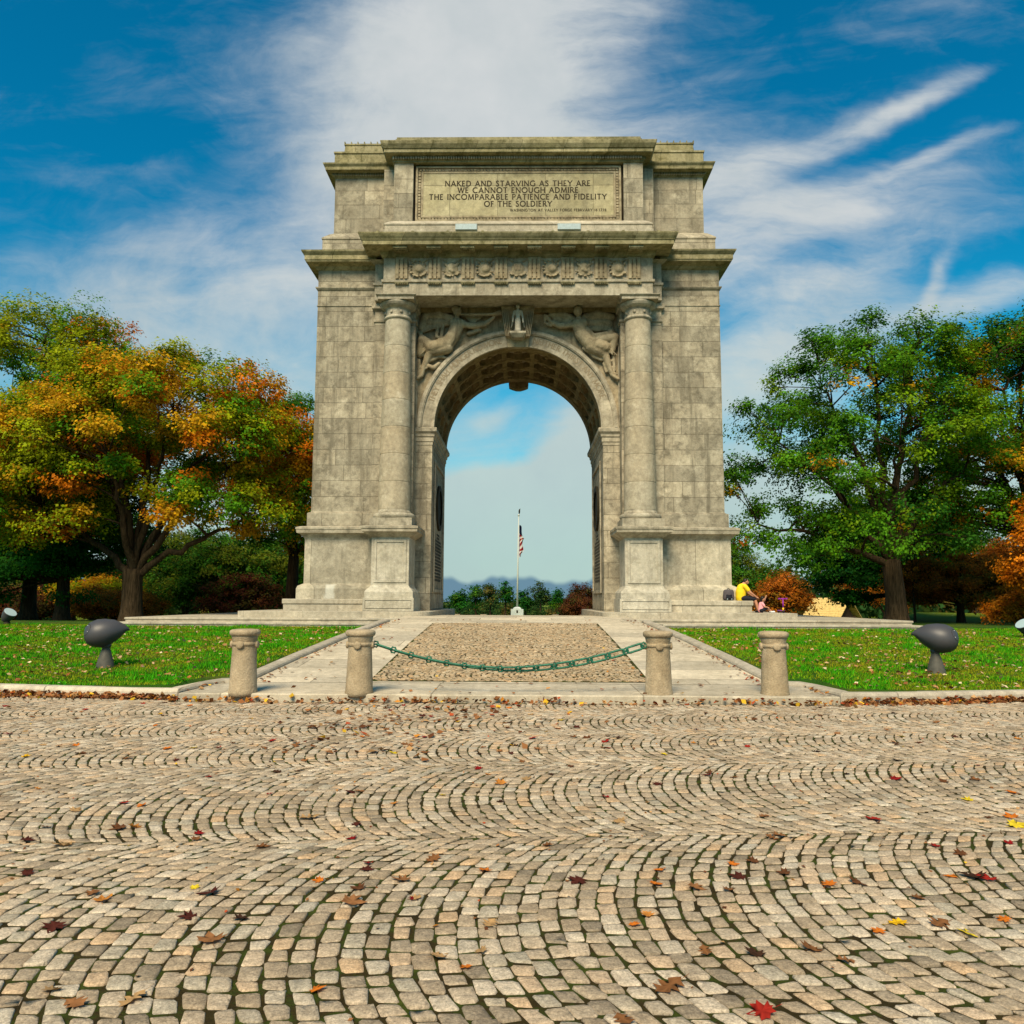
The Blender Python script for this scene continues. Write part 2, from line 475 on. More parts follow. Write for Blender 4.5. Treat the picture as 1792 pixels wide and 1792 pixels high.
def fused(name, shapes, voxel):
    """tapered limbs ((p0, r0), (p1, r1)) and ellipsoids (centre, radii) grown together into one skin"""
    bm = bmesh.new()
    for sh in shapes:
        if sh[0] == 'e':
            _, c, r = sh[:3]
            mtx = Matrix.Translation(c) @ (sh[3].to_4x4() if len(sh) > 3 else Matrix.Identity(4)) @ Matrix.Diagonal((*r, 1))
            bmesh.ops.create_icosphere(bm, subdivisions=3, radius=1, matrix=mtx)
        else:
            _, p0, r0, p1, r1 = sh
            p0, p1 = Vector(p0), Vector(p1); L = (p1-p0).length
            q = (p1-p0).to_track_quat('Z', 'Y').to_matrix().to_4x4()
            bmesh.ops.create_cone(bm, cap_ends=True, segments=16, radius1=r0, radius2=r1, depth=L,
                                  matrix=Matrix.Translation((p0+p1)/2) @ q)
            bmesh.ops.create_icosphere(bm, subdivisions=2, radius=r0, matrix=Matrix.Translation(p0))
            bmesh.ops.create_icosphere(bm, subdivisions=2, radius=r1, matrix=Matrix.Translation(p1))
    me = bpy.data.meshes.new(name+'_raw'); bm.to_mesh(me); bm.free()
    o = link(bpy.data.objects.new('tmp', me))
    md = o.modifiers.new('r', 'REMESH'); md.mode = 'VOXEL'; md.voxel_size = voxel
    sm = o.modifiers.new('s', 'SMOOTH'); sm.iterations = 2; sm.factor = .5
    res = bpy.data.meshes.new_from_object(o.evaluated_get(bpy.context.evaluated_depsgraph_get()))
    bpy.data.objects.remove(o); bpy.data.meshes.remove(me)
    res.name = name
    return res

def _arc(cx, cy, rx, ry, a0, a1, n=14):
    return [(cx+rx*cos(radians(a0+(a1-a0)*i/n)), cy+ry*sin(radians(a0+(a1-a0)*i/n))) for i in range(n+1)]
_ST = [(.1, 0), (.1, 1)]
GLYPH = {                                                      # flared Roman capitals: width, (thick?, stroke) list
 'A': (.84, [(0, [(.07, 0), (.43, 1.02)]), (1, [(.41, 1.02), (.78, 0)]), (0, [(.21, .34), (.66, .34)])]),
 'B': (.62, [(1, _ST), (0, [(.1, .96), (.34, .96), (.49, .87), (.49, .64), (.36, .54), (.1, .54)]), (1, [(.34, .54), (.54, .42), (.55, .17), (.4, .04), (.1, .04)])]),
 'C': (.84, [(1, _arc(.50, .5, .44, .47, 48, 312))]),
 'D': (.82, [(1, _ST), (1, [(.1, .96), (.40, .96), (.64, .82), (.73, .5), (.64, .18), (.40, .04), (.1, .04)])]),
 'E': (.57, [(1, _ST), (0, [(.1, .96), (.50, .96)]), (0, [(.1, .52), (.43, .52)]), (0, [(.1, .04), (.53, .04)])]),
 'F': (.54, [(1, _ST), (0, [(.1, .96), (.50, .96)]), (0, [(.1, .50), (.43, .50)])]),
 'G': (.90, [(1, _arc(.50, .5, .44, .47, 48, 322)), (1, [(.82, .12), (.82, .46)]), (0, [(.66, .46), (.90, .46)])]),
 'H': (.80, [(1, _ST), (1, [(.70, 0), (.70, 1)]), (0, [(.1, .52), (.70, .52)])]),
 'I': (.22, [(1, [(.11, 0), (.11, 1)])]),
 'K': (.70, [(1, _ST), (0, [(.62, 1), (.14, .46)]), (1, [(.24, .56), (.68, 0)])]),
 'L': (.54, [(1, _ST), (0, [(.1, .04), (.52, .04)])]),
 'M': (1.0, [(0, [(.08, 0), (.16, 1)]), (1, [(.16, 1), (.50, .06)]), (0, [(.50, .06), (.83, 1)]), (1, [(.83, 1), (.92, 0)])]),
 'N': (.84, [(0, [(.1, 0), (.1, 1)]), (1, [(.08, 1), (.74, 0)]), (0, [(.74, 0), (.74, 1)])]),
 'O': (.98, [(1, _arc(.49, .5, .43, .47, 0, 360, 24))]),
 'P': (.58, [(1, _ST), (0, [(.1, .96), (.36, .96), (.52, .84), (.52, .60), (.36, .47), (.1, .47)])]),
 'R': (.68, [(1, _ST), (0, [(.1, .96), (.36, .96), (.51, .85), (.51, .63), (.36, .50), (.1, .50)]), (1, [(.30, .50), (.66, 0)])]),
 'S': (.58, [(1, [(.48, .84), (.38, .95), (.22, .96), (.11, .86), (.12, .70), (.26, .57), (.40, .46), (.49, .32), (.47, .14), (.35, .04), (.18, .04), (.07, .17)])]),
 'T': (.72, [(1, [(.36, 0), (.36, .98)]), (0, [(.03, .96), (.69, .96)])]),
 'U': (.78, [(1, [(.1, 1), (.1, .32), (.2, .09), (.38, .03), (.56, .09), (.67, .32), (.67, 1)])]),
 'V': (.78, [(1, [(.04, 1), (.39, 0)]), (0, [(.39, 0), (.74, 1)])]),
 'W': (1.1, [(1, [(.03, 1), (.29, 0)]), (0, [(.29, 0), (.54, 1)]), (1, [(.54, 1), (.80, 0)]), (0, [(.80, 0), (1.06, 1)])]),
 'Y': (.74, [(1, [(.03, 1), (.37, .48)]), (0, [(.71, 1), (.37, .48)]), (1, [(.37, .5), (.37, 0)])]),
 '1': (.32, [(1, [(.16, 0), (.16, 1)])]), '6': (.6, [(1, [(.48, .98), (.2, .7), (.08, .4)]), (0, _arc(.30, .30, .22, .27, 0, 360, 16))]),
 '7': (.58, [(0, [(.04, .96), (.54, .96)]), (1, [(.53, .96), (.2, 0)])]), '8': (.6, [(0, _arc(.30, .74, .18, .22, 0, 360, 16)), (0, _arc(.30, .27, .23, .24, 0, 360, 16))]),
}
def text_mesh(body, size=1.0, ext=.004, space=1.0):
    """incised lettering as thin solid strokes with small serifs"""
    V = []; F = []; x = 0; k = 0
    def ribbon(pts, wd, z):
        b = len(V); n = len(pts)
        for i, p in enumerate(pts):
            a = pts[max(i-1, 0)]; c = pts[min(i+1, n-1)]
            tx, ty = c[0]-a[0], c[1]-a[1]; L = sqrt(tx*tx+ty*ty) or 1
            nx_, ny_ = -ty/L*wd/2, tx/L*wd/2
            for (sg, zz) in ((1, -ext), (-1, -ext), (-1, z), (1, z)):
                V.append(((x+p[0]+nx_*sg)*size, (p[1]+ny_*sg)*size, zz))
        for i in range(n-1):
            for q in range(4): F.append((b+i*4+q, b+i*4+(q+1) % 4, b+i*4+4+(q+1) % 4, b+i*4+4+q))
        F.append((b, b+1, b+2, b+3)); F.append((b+n*4-1, b+n*4-2, b+n*4-3, b+n*4-4))
    for ch in body:
        if ch == ' ':
            x += .50*space; continue
        wd, st_ = GLYPH[ch]
        for thick, pts in st_:
            k += 1; ribbon(pts, .185 if thick else .145, ext+.0002*(k % 5))
            if len(pts) == 2 and abs(pts[0][1]-pts[1][1]) > .3:
                for p in pts:
                    if p[1] in (0, 1): k += 1; ribbon([(p[0]-.13, abs(p[1]-.03)), (p[0]+.13, abs(p[1]-.03))], .07, ext+.0002*(k % 5)+.0001)
        x += (wd+.15)*space
    return V, F

def sm(a, b, x):
    t = np.clip((x-a)/(b-a), 0, 1); return t*t*(3-2*t)

# ------------------------------------------------------------------ terrain
PG = np.array([(-50, 0), (12.7, .12), (14.3, .14), (17, .37), (20, .60), (24.5, .90), (27, 1.0), (29, 1.03), (33, .98), (37, .86), (42, .68), (54, -.35), (90, -.40), (140, -4.2), (4000, -8)])
LG = np.array([(-50, .12), (13.3, .12), (16, .24), (20, .42), (24, .60), (27, .70), (31, .70), (42, .50), (52, 0), (60, -.7), (75, -1.25), (110, -1.3), (160, -.9), (400, 1), (4000, 3)])
KX = np.array([(0, 13.0), (5.3, 13.0), (6.2, 13.05), (8.5, 13.42), (12, 13.8), (18, 14.3), (60, 16)])
def path_z(y): return np.interp(y, PG[:, 0], PG[:, 1])
def kerb_y(x): return np.interp(np.abs(x), KX[:, 0], KX[:, 1])
def kerb_x(y): return np.interp(y, (14.12, 14.24, 25.6), (5.2, 4.6, 3.85))
def lawn_z(x, y):
    x = np.asarray(x, float); y = np.asarray(y, float); ax = np.abs(x)
    L = np.interp(y, LG[:, 0], LG[:, 1])
    P_ = path_z(y)
    k = kerb_x(y)+.28
    f = 1-sm(0, 2.6, ax-k)
    f = f*(1-sm(17, 25, y))
    near = L+(P_+.06-L)*f
    near = np.where(ax < k-.12, P_-.2, near)
    wy = np.maximum(0, y-60)
    far = P_-.25+(L-P_+.25)*sm(0, 1, (ax-9-.22*wy)/(7+.3*wy))
    s_ = sm(27, 33, y)
    z = near+(far-near)*s_
    z = z+1.5*sm(.40, .50, x/np.maximum(y, 1))*sm(44, 58, y)*(1-sm(300, 900, y))
    return np.where(y < kerb_y(x)+.14, -.06, z)

ts = np.concatenate([np.array([-3000, -300, -60, -12, 4, 9, 11.5, 12.6]), np.array([13.0, 13.12, 13.16, 13.3]), np.arange(13.6, 34, .4), np.array([36, 38, 41, 44, 48, 53, 60, 70, 85, 110, 150, 220, 400, 900, 3500])])
xh = np.concatenate([np.arange(0, 9, .25), np.arange(9, 24, .8), np.array([26, 30, 36, 45, 60, 90, 150, 300, 900, 3500])])
xs = np.concatenate([-xh[:0:-1], xh])
X, T = np.meshgrid(xs, ts)
fade = np.where(T < 13.4, sm(9, 12, T), 1-sm(14, 20, T))
Y = T+(kerb_y(X)-13.0)*fade*(np.abs(X) < 300)
Z = lawn_z(X, Y)
Z = np.where((T > 34) & (np.abs(X) > 14), Z+.12*np.sin(X*.21+1)*np.sin(T*.09), Z)
ny, nx = X.shape
idx = np.arange(ny*nx).reshape(ny, nx)
F = np.stack([idx[:-1, :-1], idx[:-1, 1:], idx[1:, 1:], idx[1:, :-1]], -1).reshape(-1, 4)
obj('ground', np_mesh('ground', np.stack([X, Y, Z], -1).reshape(-1, 3), F), M['lawn'], smooth=True, kind='structure')

# ------------------------------------------------------------------ cobbles laid in segmental arcs
def setts(x0, x1, y_first, chord, nb, pitch, keep, zf, jit=.0064, gap=.0115, height=.010, seed=1, half=54, ys=1.0, slope=0., xg=1.):
    r_ = np.random.default_rng(seed)
    HA = radians(half); R = chord/2/sin(HA); nper = int(round(R*2*HA/(pitch*1.0)))
    Q = []
    for b in range(nb):
        yc = y_first+chord*(b+.5)
        ks = np.arange(int(x0/pitch)-8, int(x1/pitch)+9)
        ph = r_.uniform(0, 1, len(ks))
        for k, p0 in zip(ks, ph):
            e = np.concatenate([[-HA], -HA+(np.arange(nper)+p0+r_.uniform(-.16, .16, nper))*(2*HA)/nper, [HA]])
            e = np.unique(np.clip(e, -HA, HA))
            e = e[np.concatenate([[True], np.diff(e) > .02])]
            xk = k*pitch+.012*np.sin(k*.33+b)
            a0, a1 = e[:-1], e[1:]
            dg = gap*xg/R/2
            for_x = lambda s_, a: xk+s_*(pitch-gap/np.maximum(np.cos(a), .5))/2-(R*np.cos(a)-R*cos(HA))
            c = np.stack([np.stack([for_x(-1, a0+dg), yc+R*np.sin(a0+dg)], -1), np.stack([for_x(1, a0+dg), yc+R*np.sin(a0+dg)], -1),
                          np.stack([for_x(1, a1-dg), yc+R*np.sin(a1-dg)], -1), np.stack([for_x(-1, a1-dg), yc+R*np.sin(a1-dg)], -1)], 1)
            Q.append(c)
    Q = np.concatenate(Q)
    Q[..., 1] = y_first+(Q[..., 1]-y_first)*ys+slope*Q[..., 0]
    ctr = Q.mean(1)
    Q = Q[keep(ctr[:, 0], ctr[:, 1])]
    n = len(Q); Q = Q+r_.normal(0, jit, Q.shape)
    ctr = Q.mean(1, keepdims=True)
    # eight-sided outline with knocked-off corners
    prv = np.roll(Q, 1, 1); nxt = np.roll(Q, -1, 1)
    t = r_.uniform(.05, .17, (n, 4, 1))
    O = np.stack([Q+(prv-Q)*t, Q+(nxt-Q)*t], 2).reshape(n, 8, 2)
    O = O+r_.normal(0, jit*.42, O.shape)
    lift = np.clip(r_.normal(0, .0022, (n, 1)), -.004, .006); tilt = np.clip(r_.normal(0, .017, (n, 1, 2)), -.04, .04)
    rings = []
    for sc, dz_ in ((1.0, -.05), (1.0, -height), (.965, -height*.40), (.90, -height*.07), (.5, 0)):
        P_ = ctr+(O-ctr)*sc
        rough = r_.normal(0, .0012, (n, 8)) if sc < 1 else 0
        z = zf(ctr[:, :, 0], ctr[:, :, 1])+dz_+lift+((P_-ctr)*tilt).sum(-1)*(dz_ > -.04)+rough
        rings.append(np.concatenate([P_, z[..., None]], -1))
    top = np.concatenate([ctr, (zf(ctr[:, :, 0], ctr[:, :, 1])+lift+.0005)[..., None]], -1)
    V = np.concatenate(rings+[top], 1)                    # n, 41, 3
    f4 = []
    for i in range(4):
        for k in range(8):
            f4.append((i*8+k, i*8+(k+1) % 8, (i+1)*8+(k+1) % 8, (i+1)*8+k))
    f3 = [(32+k, 32+(k+1) % 8, 40) for k in range(8)]
    base = (np.arange(n)*41)[:, None, None]
    return V.reshape(-1, 3), (np.array(f4)[None]+base).reshape(-1, 4), (np.array(f3)[None]+base).reshape(-1, 3)

def keep_road(x, y):
    edge = np.where(np.abs(x) < 5.28, 12.72, kerb_y(x)-.06)
    return (y < edge) & (y > 2.2) & (np.abs(x) < 2.6+.74*y)
road_z = lambda x, y: 0*x
Vs = []; Qs = []; Ts = []; nv_ = 0
for (y0_, ch_, nb_, sd_, lo, hi) in ((.16, 2.015, 2, 3, -9, 5.64), (5.64, 1.765, 1, 6, 5.64, 8.04), (8.04, 1.28, 4, 4, 8.04, 99)):        # the courses tighten towards the kerb
    a_, b_, c_ = setts(-15, 15, y0_, ch_, nb_, .106, lambda x, y, lo=lo, hi=hi: keep_road(x, y) & (y-.07*x > lo) & (y-.07*x < hi), road_z, seed=sd_, ys=1.36, slope=.07, xg=1.4, half=50)
    Vs.append(a_); Qs.append(b_+nv_); Ts.append(c_+nv_); nv_ += len(a_)
V, F4, F3 = np.concatenate(Vs), np.concatenate(Qs), np.concatenate(Ts)
road = obj('cobblestone_road', np_mesh('road', V, F4, None, F3), M['sett'], kind='structure')
bx = np.linspace(-40, 40, 41); by = np.array([-30, -5, 0, 4, 8, 11, 12.2])
Xb, Yb = np.meshgrid(bx, by); Yb = np.where(Yb == 12.2, kerb_y(Xb)+.05, Yb)
ib = np.arange(Xb.size).reshape(Xb.shape)
Fb = np.stack([ib[:-1, :-1], ib[:-1, 1:], ib[1:, 1:], ib[1:, :-1]], -1).reshape(-1, 4)
obj('road_bed', np_mesh('road_bed', np.stack([Xb, Yb, 0*Xb-.008], -1).reshape(-1, 3), Fb), M['soil'], kind='structure')

# ------------------------------------------------------------------ approach path: granite sill, flags, sett panel
sl = MB()
sl.poly([(-5.2, 12.78, -.1), (5.2, 12.78, -.1), (5.05, 14.32, -.1), (-5.05, 14.32, -.1), (-5.2, 12.78, .12), (5.2, 12.78, .12), (5.05, 14.32, .14), (-5.05, 14.32, .14)],
        [(3, 2, 1, 0), (4, 5, 6, 7), (0, 1, 5, 4), (1, 2, 6, 5), (2, 3, 7, 6), (3, 0, 4, 7)])
obj('path_sill', sl.mesh('sill', .018), M['sill'], kind='structure')
ys = np.concatenate([np.arange(14.32, 30, .4), np.arange(30, 44, 1)])
def sheet(name, x_of, ys, nxs, dz_, m):
    V = []; n = nxs
    for y in ys:
        xr = x_of(y)
        for i in range(n): V.append((xr*(2*i/(n-1)-1), y, path_z(y)+dz_))
    i = np.arange(len(ys)*n).reshape(len(ys), n)
    F = np.stack([i[:-1, :-1], i[:-1, 1:], i[1:, 1:], i[1:, :-1]], -1).reshape(-1, 4)
    return obj(name, np_mesh(name, np.array(V), F), m, smooth=True, kind='structure')
sheet('path', lambda y: kerb_x(y)+.1 if y < 27 else 3.9, ys, 9, 0., M['slab'])
sheet('panel_bed', lambda y: 2.5, np.arange(14.45, 24.46, .4), 3, .004, M['soil'])
V, F4, F3 = setts(-2.6, 2.6, 14.46, 1.25, 8, .098, lambda x, y: (np.abs(x) < 2.44) & (y > 14.5) & (y < 24.42),
                  lambda x, y: path_z(y)+.018+0*x, jit=.014, gap=.016, height=.02, seed=5, half=48)
obj('sett_panel', np_mesh('sett_panel', V, F4, None, F3), M['sett_brown'], kind='structure')

def kerb_mesh(pts, tops, wd=.27):
    """rounded granite kerb along a polyline, body on the left-hand side"""
    V = []; F = []; n = len(pts)
    P_ = [Vector((p[0], p[1])) for p in pts]
    for i in range(n):
        a = (P_[i]-P_[max(i-1, 0)]); b = (P_[min(i+1, n-1)]-P_[i])
        a = a.normalized() if a.length else b.normalized(); b = b.normalized() if b.length else a
        na, nb = Vector((-a.y, a.x)), Vector((-b.y, b.x)); m_ = (na+nb).normalized(); m_ = m_/max(.5, m_.dot(na))
        t = tops[i]
        for (o_, z) in ((0, t-.6), (0, t-.05), (.015, t-.02), (.05, t), (wd-.05, t), (wd-.012, t-.02), (wd, t-.06), (wd, t-.6)):
            q = P_[i]+m_*o_
            V.append((q.x, q.y, z))
    for i in range(n-1):
        for k in range(7): F.append((i*8+k, i*8+k+1, (i+1)*8+k+1, (i+1)*8+k))
    F += [tuple(range(8)), tuple((n-1)*8+k for k in range(7, -1, -1))]
    mb = MB().poly(V, F)
    return mb.mesh('kerb')
for s in (-1, 1):
    pts = [(30, 14.8), (18, 14.3), (12, 13.8), (9.8, 13.56), (8.5, 13.42), (7.3, 13.2), (6.2, 13.05), (5.55, 12.97), (5.3, 13.05), (5.1, 14.0), (4.98, 14.18), (4.6, 14.22)]
    tops = [.16]*9+[.18, .20, .205]
    for y in np.arange(15.0, 26, 1.0):
        pts.append((float(kerb_x(y)), y)); tops.append(float(path_z(y))+.08)
    if s < 0: pts = [(-x, y) for x, y in pts]
    else: pts, tops = pts[::-1], tops[::-1]
    obj('kerb', kerb_mesh(pts, tops), M['kerb'], smooth=False, kind='structure')

# ------------------------------------------------------------------ the memorial arch
arch = empty('memorial_arch', (0, 33.7, .7), 'weathered tan granite triumphal arch with a carved inscription over its single round opening', 'triumphal arch')
SP = 8.36                                                     # springing height of the opening
YF, YB = 31.1, 36.3                                           # front and back of the opening's walls

# terrace, platform and bench
for s in (-1, 1):
    m = MB().stack((min(s*4.9, s*13.4), max(s*4.9, s*13.4), 26.8, 41), [(0, .45), (0, .745), (.025, .75), (.03, .765), (.03, .805), (.015, .82)])
    part('terrace_step', m, M['step'], arch)
    m = MB().stack((min(s*3.9, s*13.45), max(s*3.9, s*13.45), 27.6, 40.5), [(0, .70), (0, .885), (.025, .89), (.03, .90), (.03, .94), (.015, .955)])
    part('terrace_step', m, M['step'], arch)
    # platform with a rounded inner corner
    q = [(s*9.9, 28.5), (s*9.9, 39.2), (s*3.08, 39.2)]+[(s*(3.08+.5-.5*cos(a)), 28.5+.5-.5*sin(a)) for a in np.linspace(0, pi/2, 8)]
    n = len(q)
    m = MB().poly([(x, y, .60) for x, y in q]+[(x, y, 1.175) for x, y in q],
                  [tuple(range(n)), tuple(range(2*n-1, n-1, -1))]+[(i, (i+1) % n, (i+1) % n+n, i+n) for i in range(n)])
    part('platform', m, M['step'], arch, bevel=.012)
    x0, x1 = sorted((s*5.4, s*8.62))
    m = MB().stack((x0, x1, 29.62, 37.6), [(0, 1.1), (0, 1.43), (.03, 1.435), (.04, 1.46), (.04, 1.59), (.025, 1.612)])
    part('bench', m, M['step'], arch)

# piers beside the opening, then the wall over the arch with its round head
for s in (-1, 1):
    x0, x1 = sorted((s*3.37, s*5.7))
    part('jamb_pier', MB().box(x0, x1, YF, YB, 1.1, SP-.02), M['wall'], arch)
m = MB()
Rv = 3.62; Wd = 5.72; Ht = 13.5-SP
angs = sorted(set([i*pi/64 for i in range(65)]+[atan2(Ht, Wd), pi-atan2(Ht, Wd)]))
V = []; F = []
for a in angs:
    c, s_ = cos(a), sin(a); k = min(Wd/abs(c) if abs(c) > 1e-6 else 1e9, Ht/s_ if s_ > 1e-6 else 1e9)
    for y in (YF, YB):
        V += [(Rv*c, y, SP+Rv*s_), (k*c, y, SP+k*s_)]
for i in range(len(angs)-1):
    a, b = i*4, (i+1)*4
    F += [(a, a+1, b+1, b), (a+2, b+2, b+3, a+3), (a, b, b+2, a+2), (a+1, a+3, b+3, b+1)]
m.poly(V, F)
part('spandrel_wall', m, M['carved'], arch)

# coffered vault: transverse bands, longitudinal ribs, octagon corners and bosses
v_ = MB()
for (y0, y1) in ((YF+.02, YF+.55), (YB-.62, YB-.02)): v_.arc(SP, 3.30, 3.63, y0, y1, 0, pi, 64)
ny_ = 3; yl = np.linspace(YF+.55, YB-.62, ny_+1); NA = 9
for j in range(1, ny_): v_.arc(SP, 3.34, 3.63, yl[j]-.10, yl[j]+.10, 0, pi, 64)
for i in range(NA+1):
    a = i*pi/NA; h = .10/3.4
    v_.arc(SP, 3.345, 3.63, YF+.5, YB-.6, max(0, a-h), min(pi, a+h), 2)
for i in range(NA):
    for j in range(ny_):
        a = (i+.5)*pi/NA; y = (yl[j]+yl[j+1])/2
        for sa in (-1, 1):
            for sy in (-1, 1):                               # corner fillets make each coffer eight-sided
                aa = a+sa*(pi/NA/2-.03); y_ = y+sy*((yl[1]-yl[0])/2-.10)
                P3 = [(aa, y_), (aa-sa*.085, y_), (aa, y_-sy*.30)]
                VV = [(r_*cos(t), yy, SP+r_*sin(t)) for r_ in (3.37, 3.63) for (t, yy) in P3]
                v_.poly(VV, [(0, 1, 2), (5, 4, 3), (0, 3, 4, 1), (1, 4, 5, 2), (2, 5, 3, 0)])
        v_.arc(SP, 3.50, 3.63, y-.17, y+.17, a-.05, a+.05, 2)
        v_.arc(SP, 3.42, 3.63, y-.07, y+.07, a-.02, a+.02, 2)
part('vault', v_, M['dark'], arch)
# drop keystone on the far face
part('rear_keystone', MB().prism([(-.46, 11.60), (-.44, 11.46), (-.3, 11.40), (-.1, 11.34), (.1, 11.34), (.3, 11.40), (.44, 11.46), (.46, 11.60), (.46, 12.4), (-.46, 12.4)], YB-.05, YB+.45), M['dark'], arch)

# archivolt with mouldings and the carved text
m = MB()
m.arc(SP, 3.30, 3.80, YF-.10, YF+.03, 0, pi, 72); m.arc(SP, 3.295, 3.36, YF-.125, YF-.09, 0, pi, 72)
m.arc(SP, 3.79, 3.98, YF-.17, YF+.02, 0, pi, 72); m.arc(SP, 3.83, 3.93, YF-.20, YF-.16, 0, pi, 72)
arcv = part('archivolt', m, M['plain'], arch)
def arc_text(body, a0, a1, r_, size, y):
    VV = []; FF = []
    w_ = []
    for ch in body:
        w_.append(.38*size if ch == ' ' else (GLYPH[ch][0]+.16)*size)
    tot = sum(w_); t = 0
    for ch, wd in zip(body, w_):
        if ch != ' ':
            tv, tf = text_mesh(ch, size, .006)
            a = a0+(a1-a0)*(t+wd/2)/tot
            b = len(VV)
            for p in tv:
                lx, lz = p[0]-wd/2, p[1]
                VV.append((cos(a)*(r_+lz)+sin(a)*lx, y-p[2], SP+sin(a)*(r_+lz)-cos(a)*lx))
            FF += [tuple(i+b for i in f) for f in tf]
        t += wd
    return VV, FF
for body, a0, a1 in (('THEY SHALL HUNGER NO MORE', radians(163), radians(100)), ('NEITHER THIRST ANY MORE', radians(80), radians(19))):
    part('lettering', MB().poly(*arc_text(body, a0, a1, 3.48, .23, YF-.104)), M['faint'], arcv)

# imposts
for s in (-1, 1):
    x0, x1 = sorted((s*3.37, s*4.0))
    m = MB().stack((x0, x1, YF, YB), [(.02, 7.68), (.02, 7.80), (.05, 7.82), (.05, 7.98), (.09, 8.02), (.10, 8.12), (.18, 8.20), (.19, 8.33), (.17, 8.355)])
    part('impost', m, M['plain'], arch)
# inner faces of the opening: framed panel, oval wreath and tablet lines
for s in (-1, 1):
    xw = s*3.37; inn = -s
    pl = MB()
    for (y0, y1, z0, z1) in ((31.9, 32.02, 1.9, 7.2), (35.4, 35.52, 1.9, 7.2), (32.02, 35.4, 1.9, 2.02), (32.02, 35.4, 7.08, 7.2)):
        pl.box(xw-s*.02, xw+inn*.07, y0, y1, z0, z1)
    tab = part('jamb_tablet', pl, M['plain'], arch)
    ov = MB(); nn = 28
    for r0, r1, t0 in ((0, .62, .03), (.62, .80, .09)):
        VV = []
        for k in range(nn):
            a = 2*pi*k/nn
            for (r_, xx) in ((r0, xw+inn*t0), (r1, xw+inn*t0), (r1, xw)):
                VV.append((xx, 33.7+r_*cos(a)*1.2, 5.45+r_*sin(a)*1.2))
        FF = []
        for k in range(nn):
            a, b = k*3, ((k+1) % nn)*3
            FF += [(a, a+1, b+1, b), (a+1, a+2, b+2, b+1)]
        ov.poly(VV, FF)
    part('wreath_medallion', ov, M['bronze'], tab)
    for i in range(15):
        ln = MB()
        z = 4.25-i*.135; half = (.45 if i < 2 else 1.35-.25*((i*7) % 5)/4); y = 33.7-half
        while y < 33.7+half:
            L_ = .10+.20*(((i*31+int(y*17)) % 7)/7)
            ln.box(xw, xw+inn*.012, y, min(y+L_, 33.7+half), z, z+.085); y += L_+.06
        part('tablet_text', ln, M['letter'], tab)

# wings: base, dado, cornice, plinth, shaft, entablature
for s in (-1, 1):
    x0, x1 = sorted((s*5.55, s*7.93)); sd = (1, 0, 1, 1) if s < 0 else (0, 1, 1, 1)
    R_ = (x0, x1, 30.5, 36.9)
    part('wing_base', MB().stack(R_, [(.38, 1.5), (.38, 2.0), (.34, 2.1), (.17, 2.185), (.16, 2.2), (.16, 3.90)], sd), M['base'], arch)
    part('wing_dado_cornice', MB().stack(R_, [(.17, 3.88), (.19, 3.93), (.30, 4.05), (.42, 4.10), (.44, 4.22), (.46, 4.24), (.46, 4.31), (.30, 4.36)], sd), M['plain'], arch)
    part('wing_wall', MB().stack(R_, [(.12, 4.30), (.12, 4.88), (.02, 4.93), (0, 4.96), (0, 13.12), (.03, 13.13), (.03, 13.16), (0.004, 13.17), (.004, 13.76), (.05, 13.80), (.09, 13.86), (.09, 13.90), (0.002, 13.93), (.002, 14.62)], sd), M['wall'], arch)
    part('wing_cornice', MB().stack(R_, [(.02, 14.60), (.10, 14.66), (.14, 14.72), (.42, 14.80), (.44, 14.86), (.46, 14.87), (.46, 15.05), (.49, 15.08), (.56, 15.16), (.58, 15.22), (.50, 15.25), (-.1, 15.34)], sd), M['cornice'], arch)
    # attic wing
    x0, x1 = sorted((s*4.9, s*7.5)); R2 = (x0, x1, 31.0, 36.4)
    part('attic_wing', MB().stack(R2, [(.36, 15.3), (.36, 15.95), (.39, 15.97), (.39, 16.03), (.12, 16.30), (.02, 16.36), (0, 16.40), (0, 18.78)], sd), M['attic'], arch)
    cw = part('attic_wing_cornice', MB().stack(R2, [(.01, 18.74), (.05, 18.76), (.05, 18.80), (.14, 18.83), (.14, 18.90), (.34, 18.94), (.35, 19.06), (.42, 19.15), (.43, 19.2), (.36, 19.24), (.05, 19.3), (.04, 19.78), (.08, 19.80), (.08, 19.87), (-.25, 19.9), (-.30, 20.34), (-.27, 20.36), (-.27, 20.42)], sd), M['cornice'], arch)
    dn = MB(); xx = x0-.1 if s < 0 else x0+.5
    for k in range(27):
        xa = (x0-.06 if s < 0 else x0)+k*.1
        if xa+.06 > x1+.06: break
        dn.box(xa, xa+.055, 30.86, 30.97, 18.80, 18.90)
    part('dentils', dn, M['plain'], cw)
    for k in range(7): part('roof_ridge', MB().box(s*(5.6+k*.27)-.02, s*(5.6+k*.27)+.02, 31.26, 31.4, 20.36, 20.50), M['cornice'], cw)
    # pilaster behind the column
    x0, x1 = sorted((s*4.02, s*5.62)); R3 = (x0, x1, 30.62, 31.2) if False else (x0, x1, 30.40, 31.2)
    pil = MB().stack(R3, [(.03, 4.3), (.03, 4.62), (.0, 4.70), (0, 12.42), (.05, 12.45), (.05, 12.53), (0.003, 12.56), (.003, 12.86), (.08, 12.95), (.12, 12.97), (.12, 13.16), (.02, 13.2), (.02, 13.8)], (1, 1, 1, 0))
    part('pilaster', pil, M['wall'], arch)
    x0, x1 = sorted((s*5.0, s*5.6))
    part('entablature_return', MB().stack((x0, x1, 30.1, 31.2), [(0, 13.22), (0, 13.78), (.06, 13.82), (.06, 13.9), (0.002, 13.93), (0, 14.7), (.2, 14.8)], (1, 1, 1, 0)), M['plain'], arch)

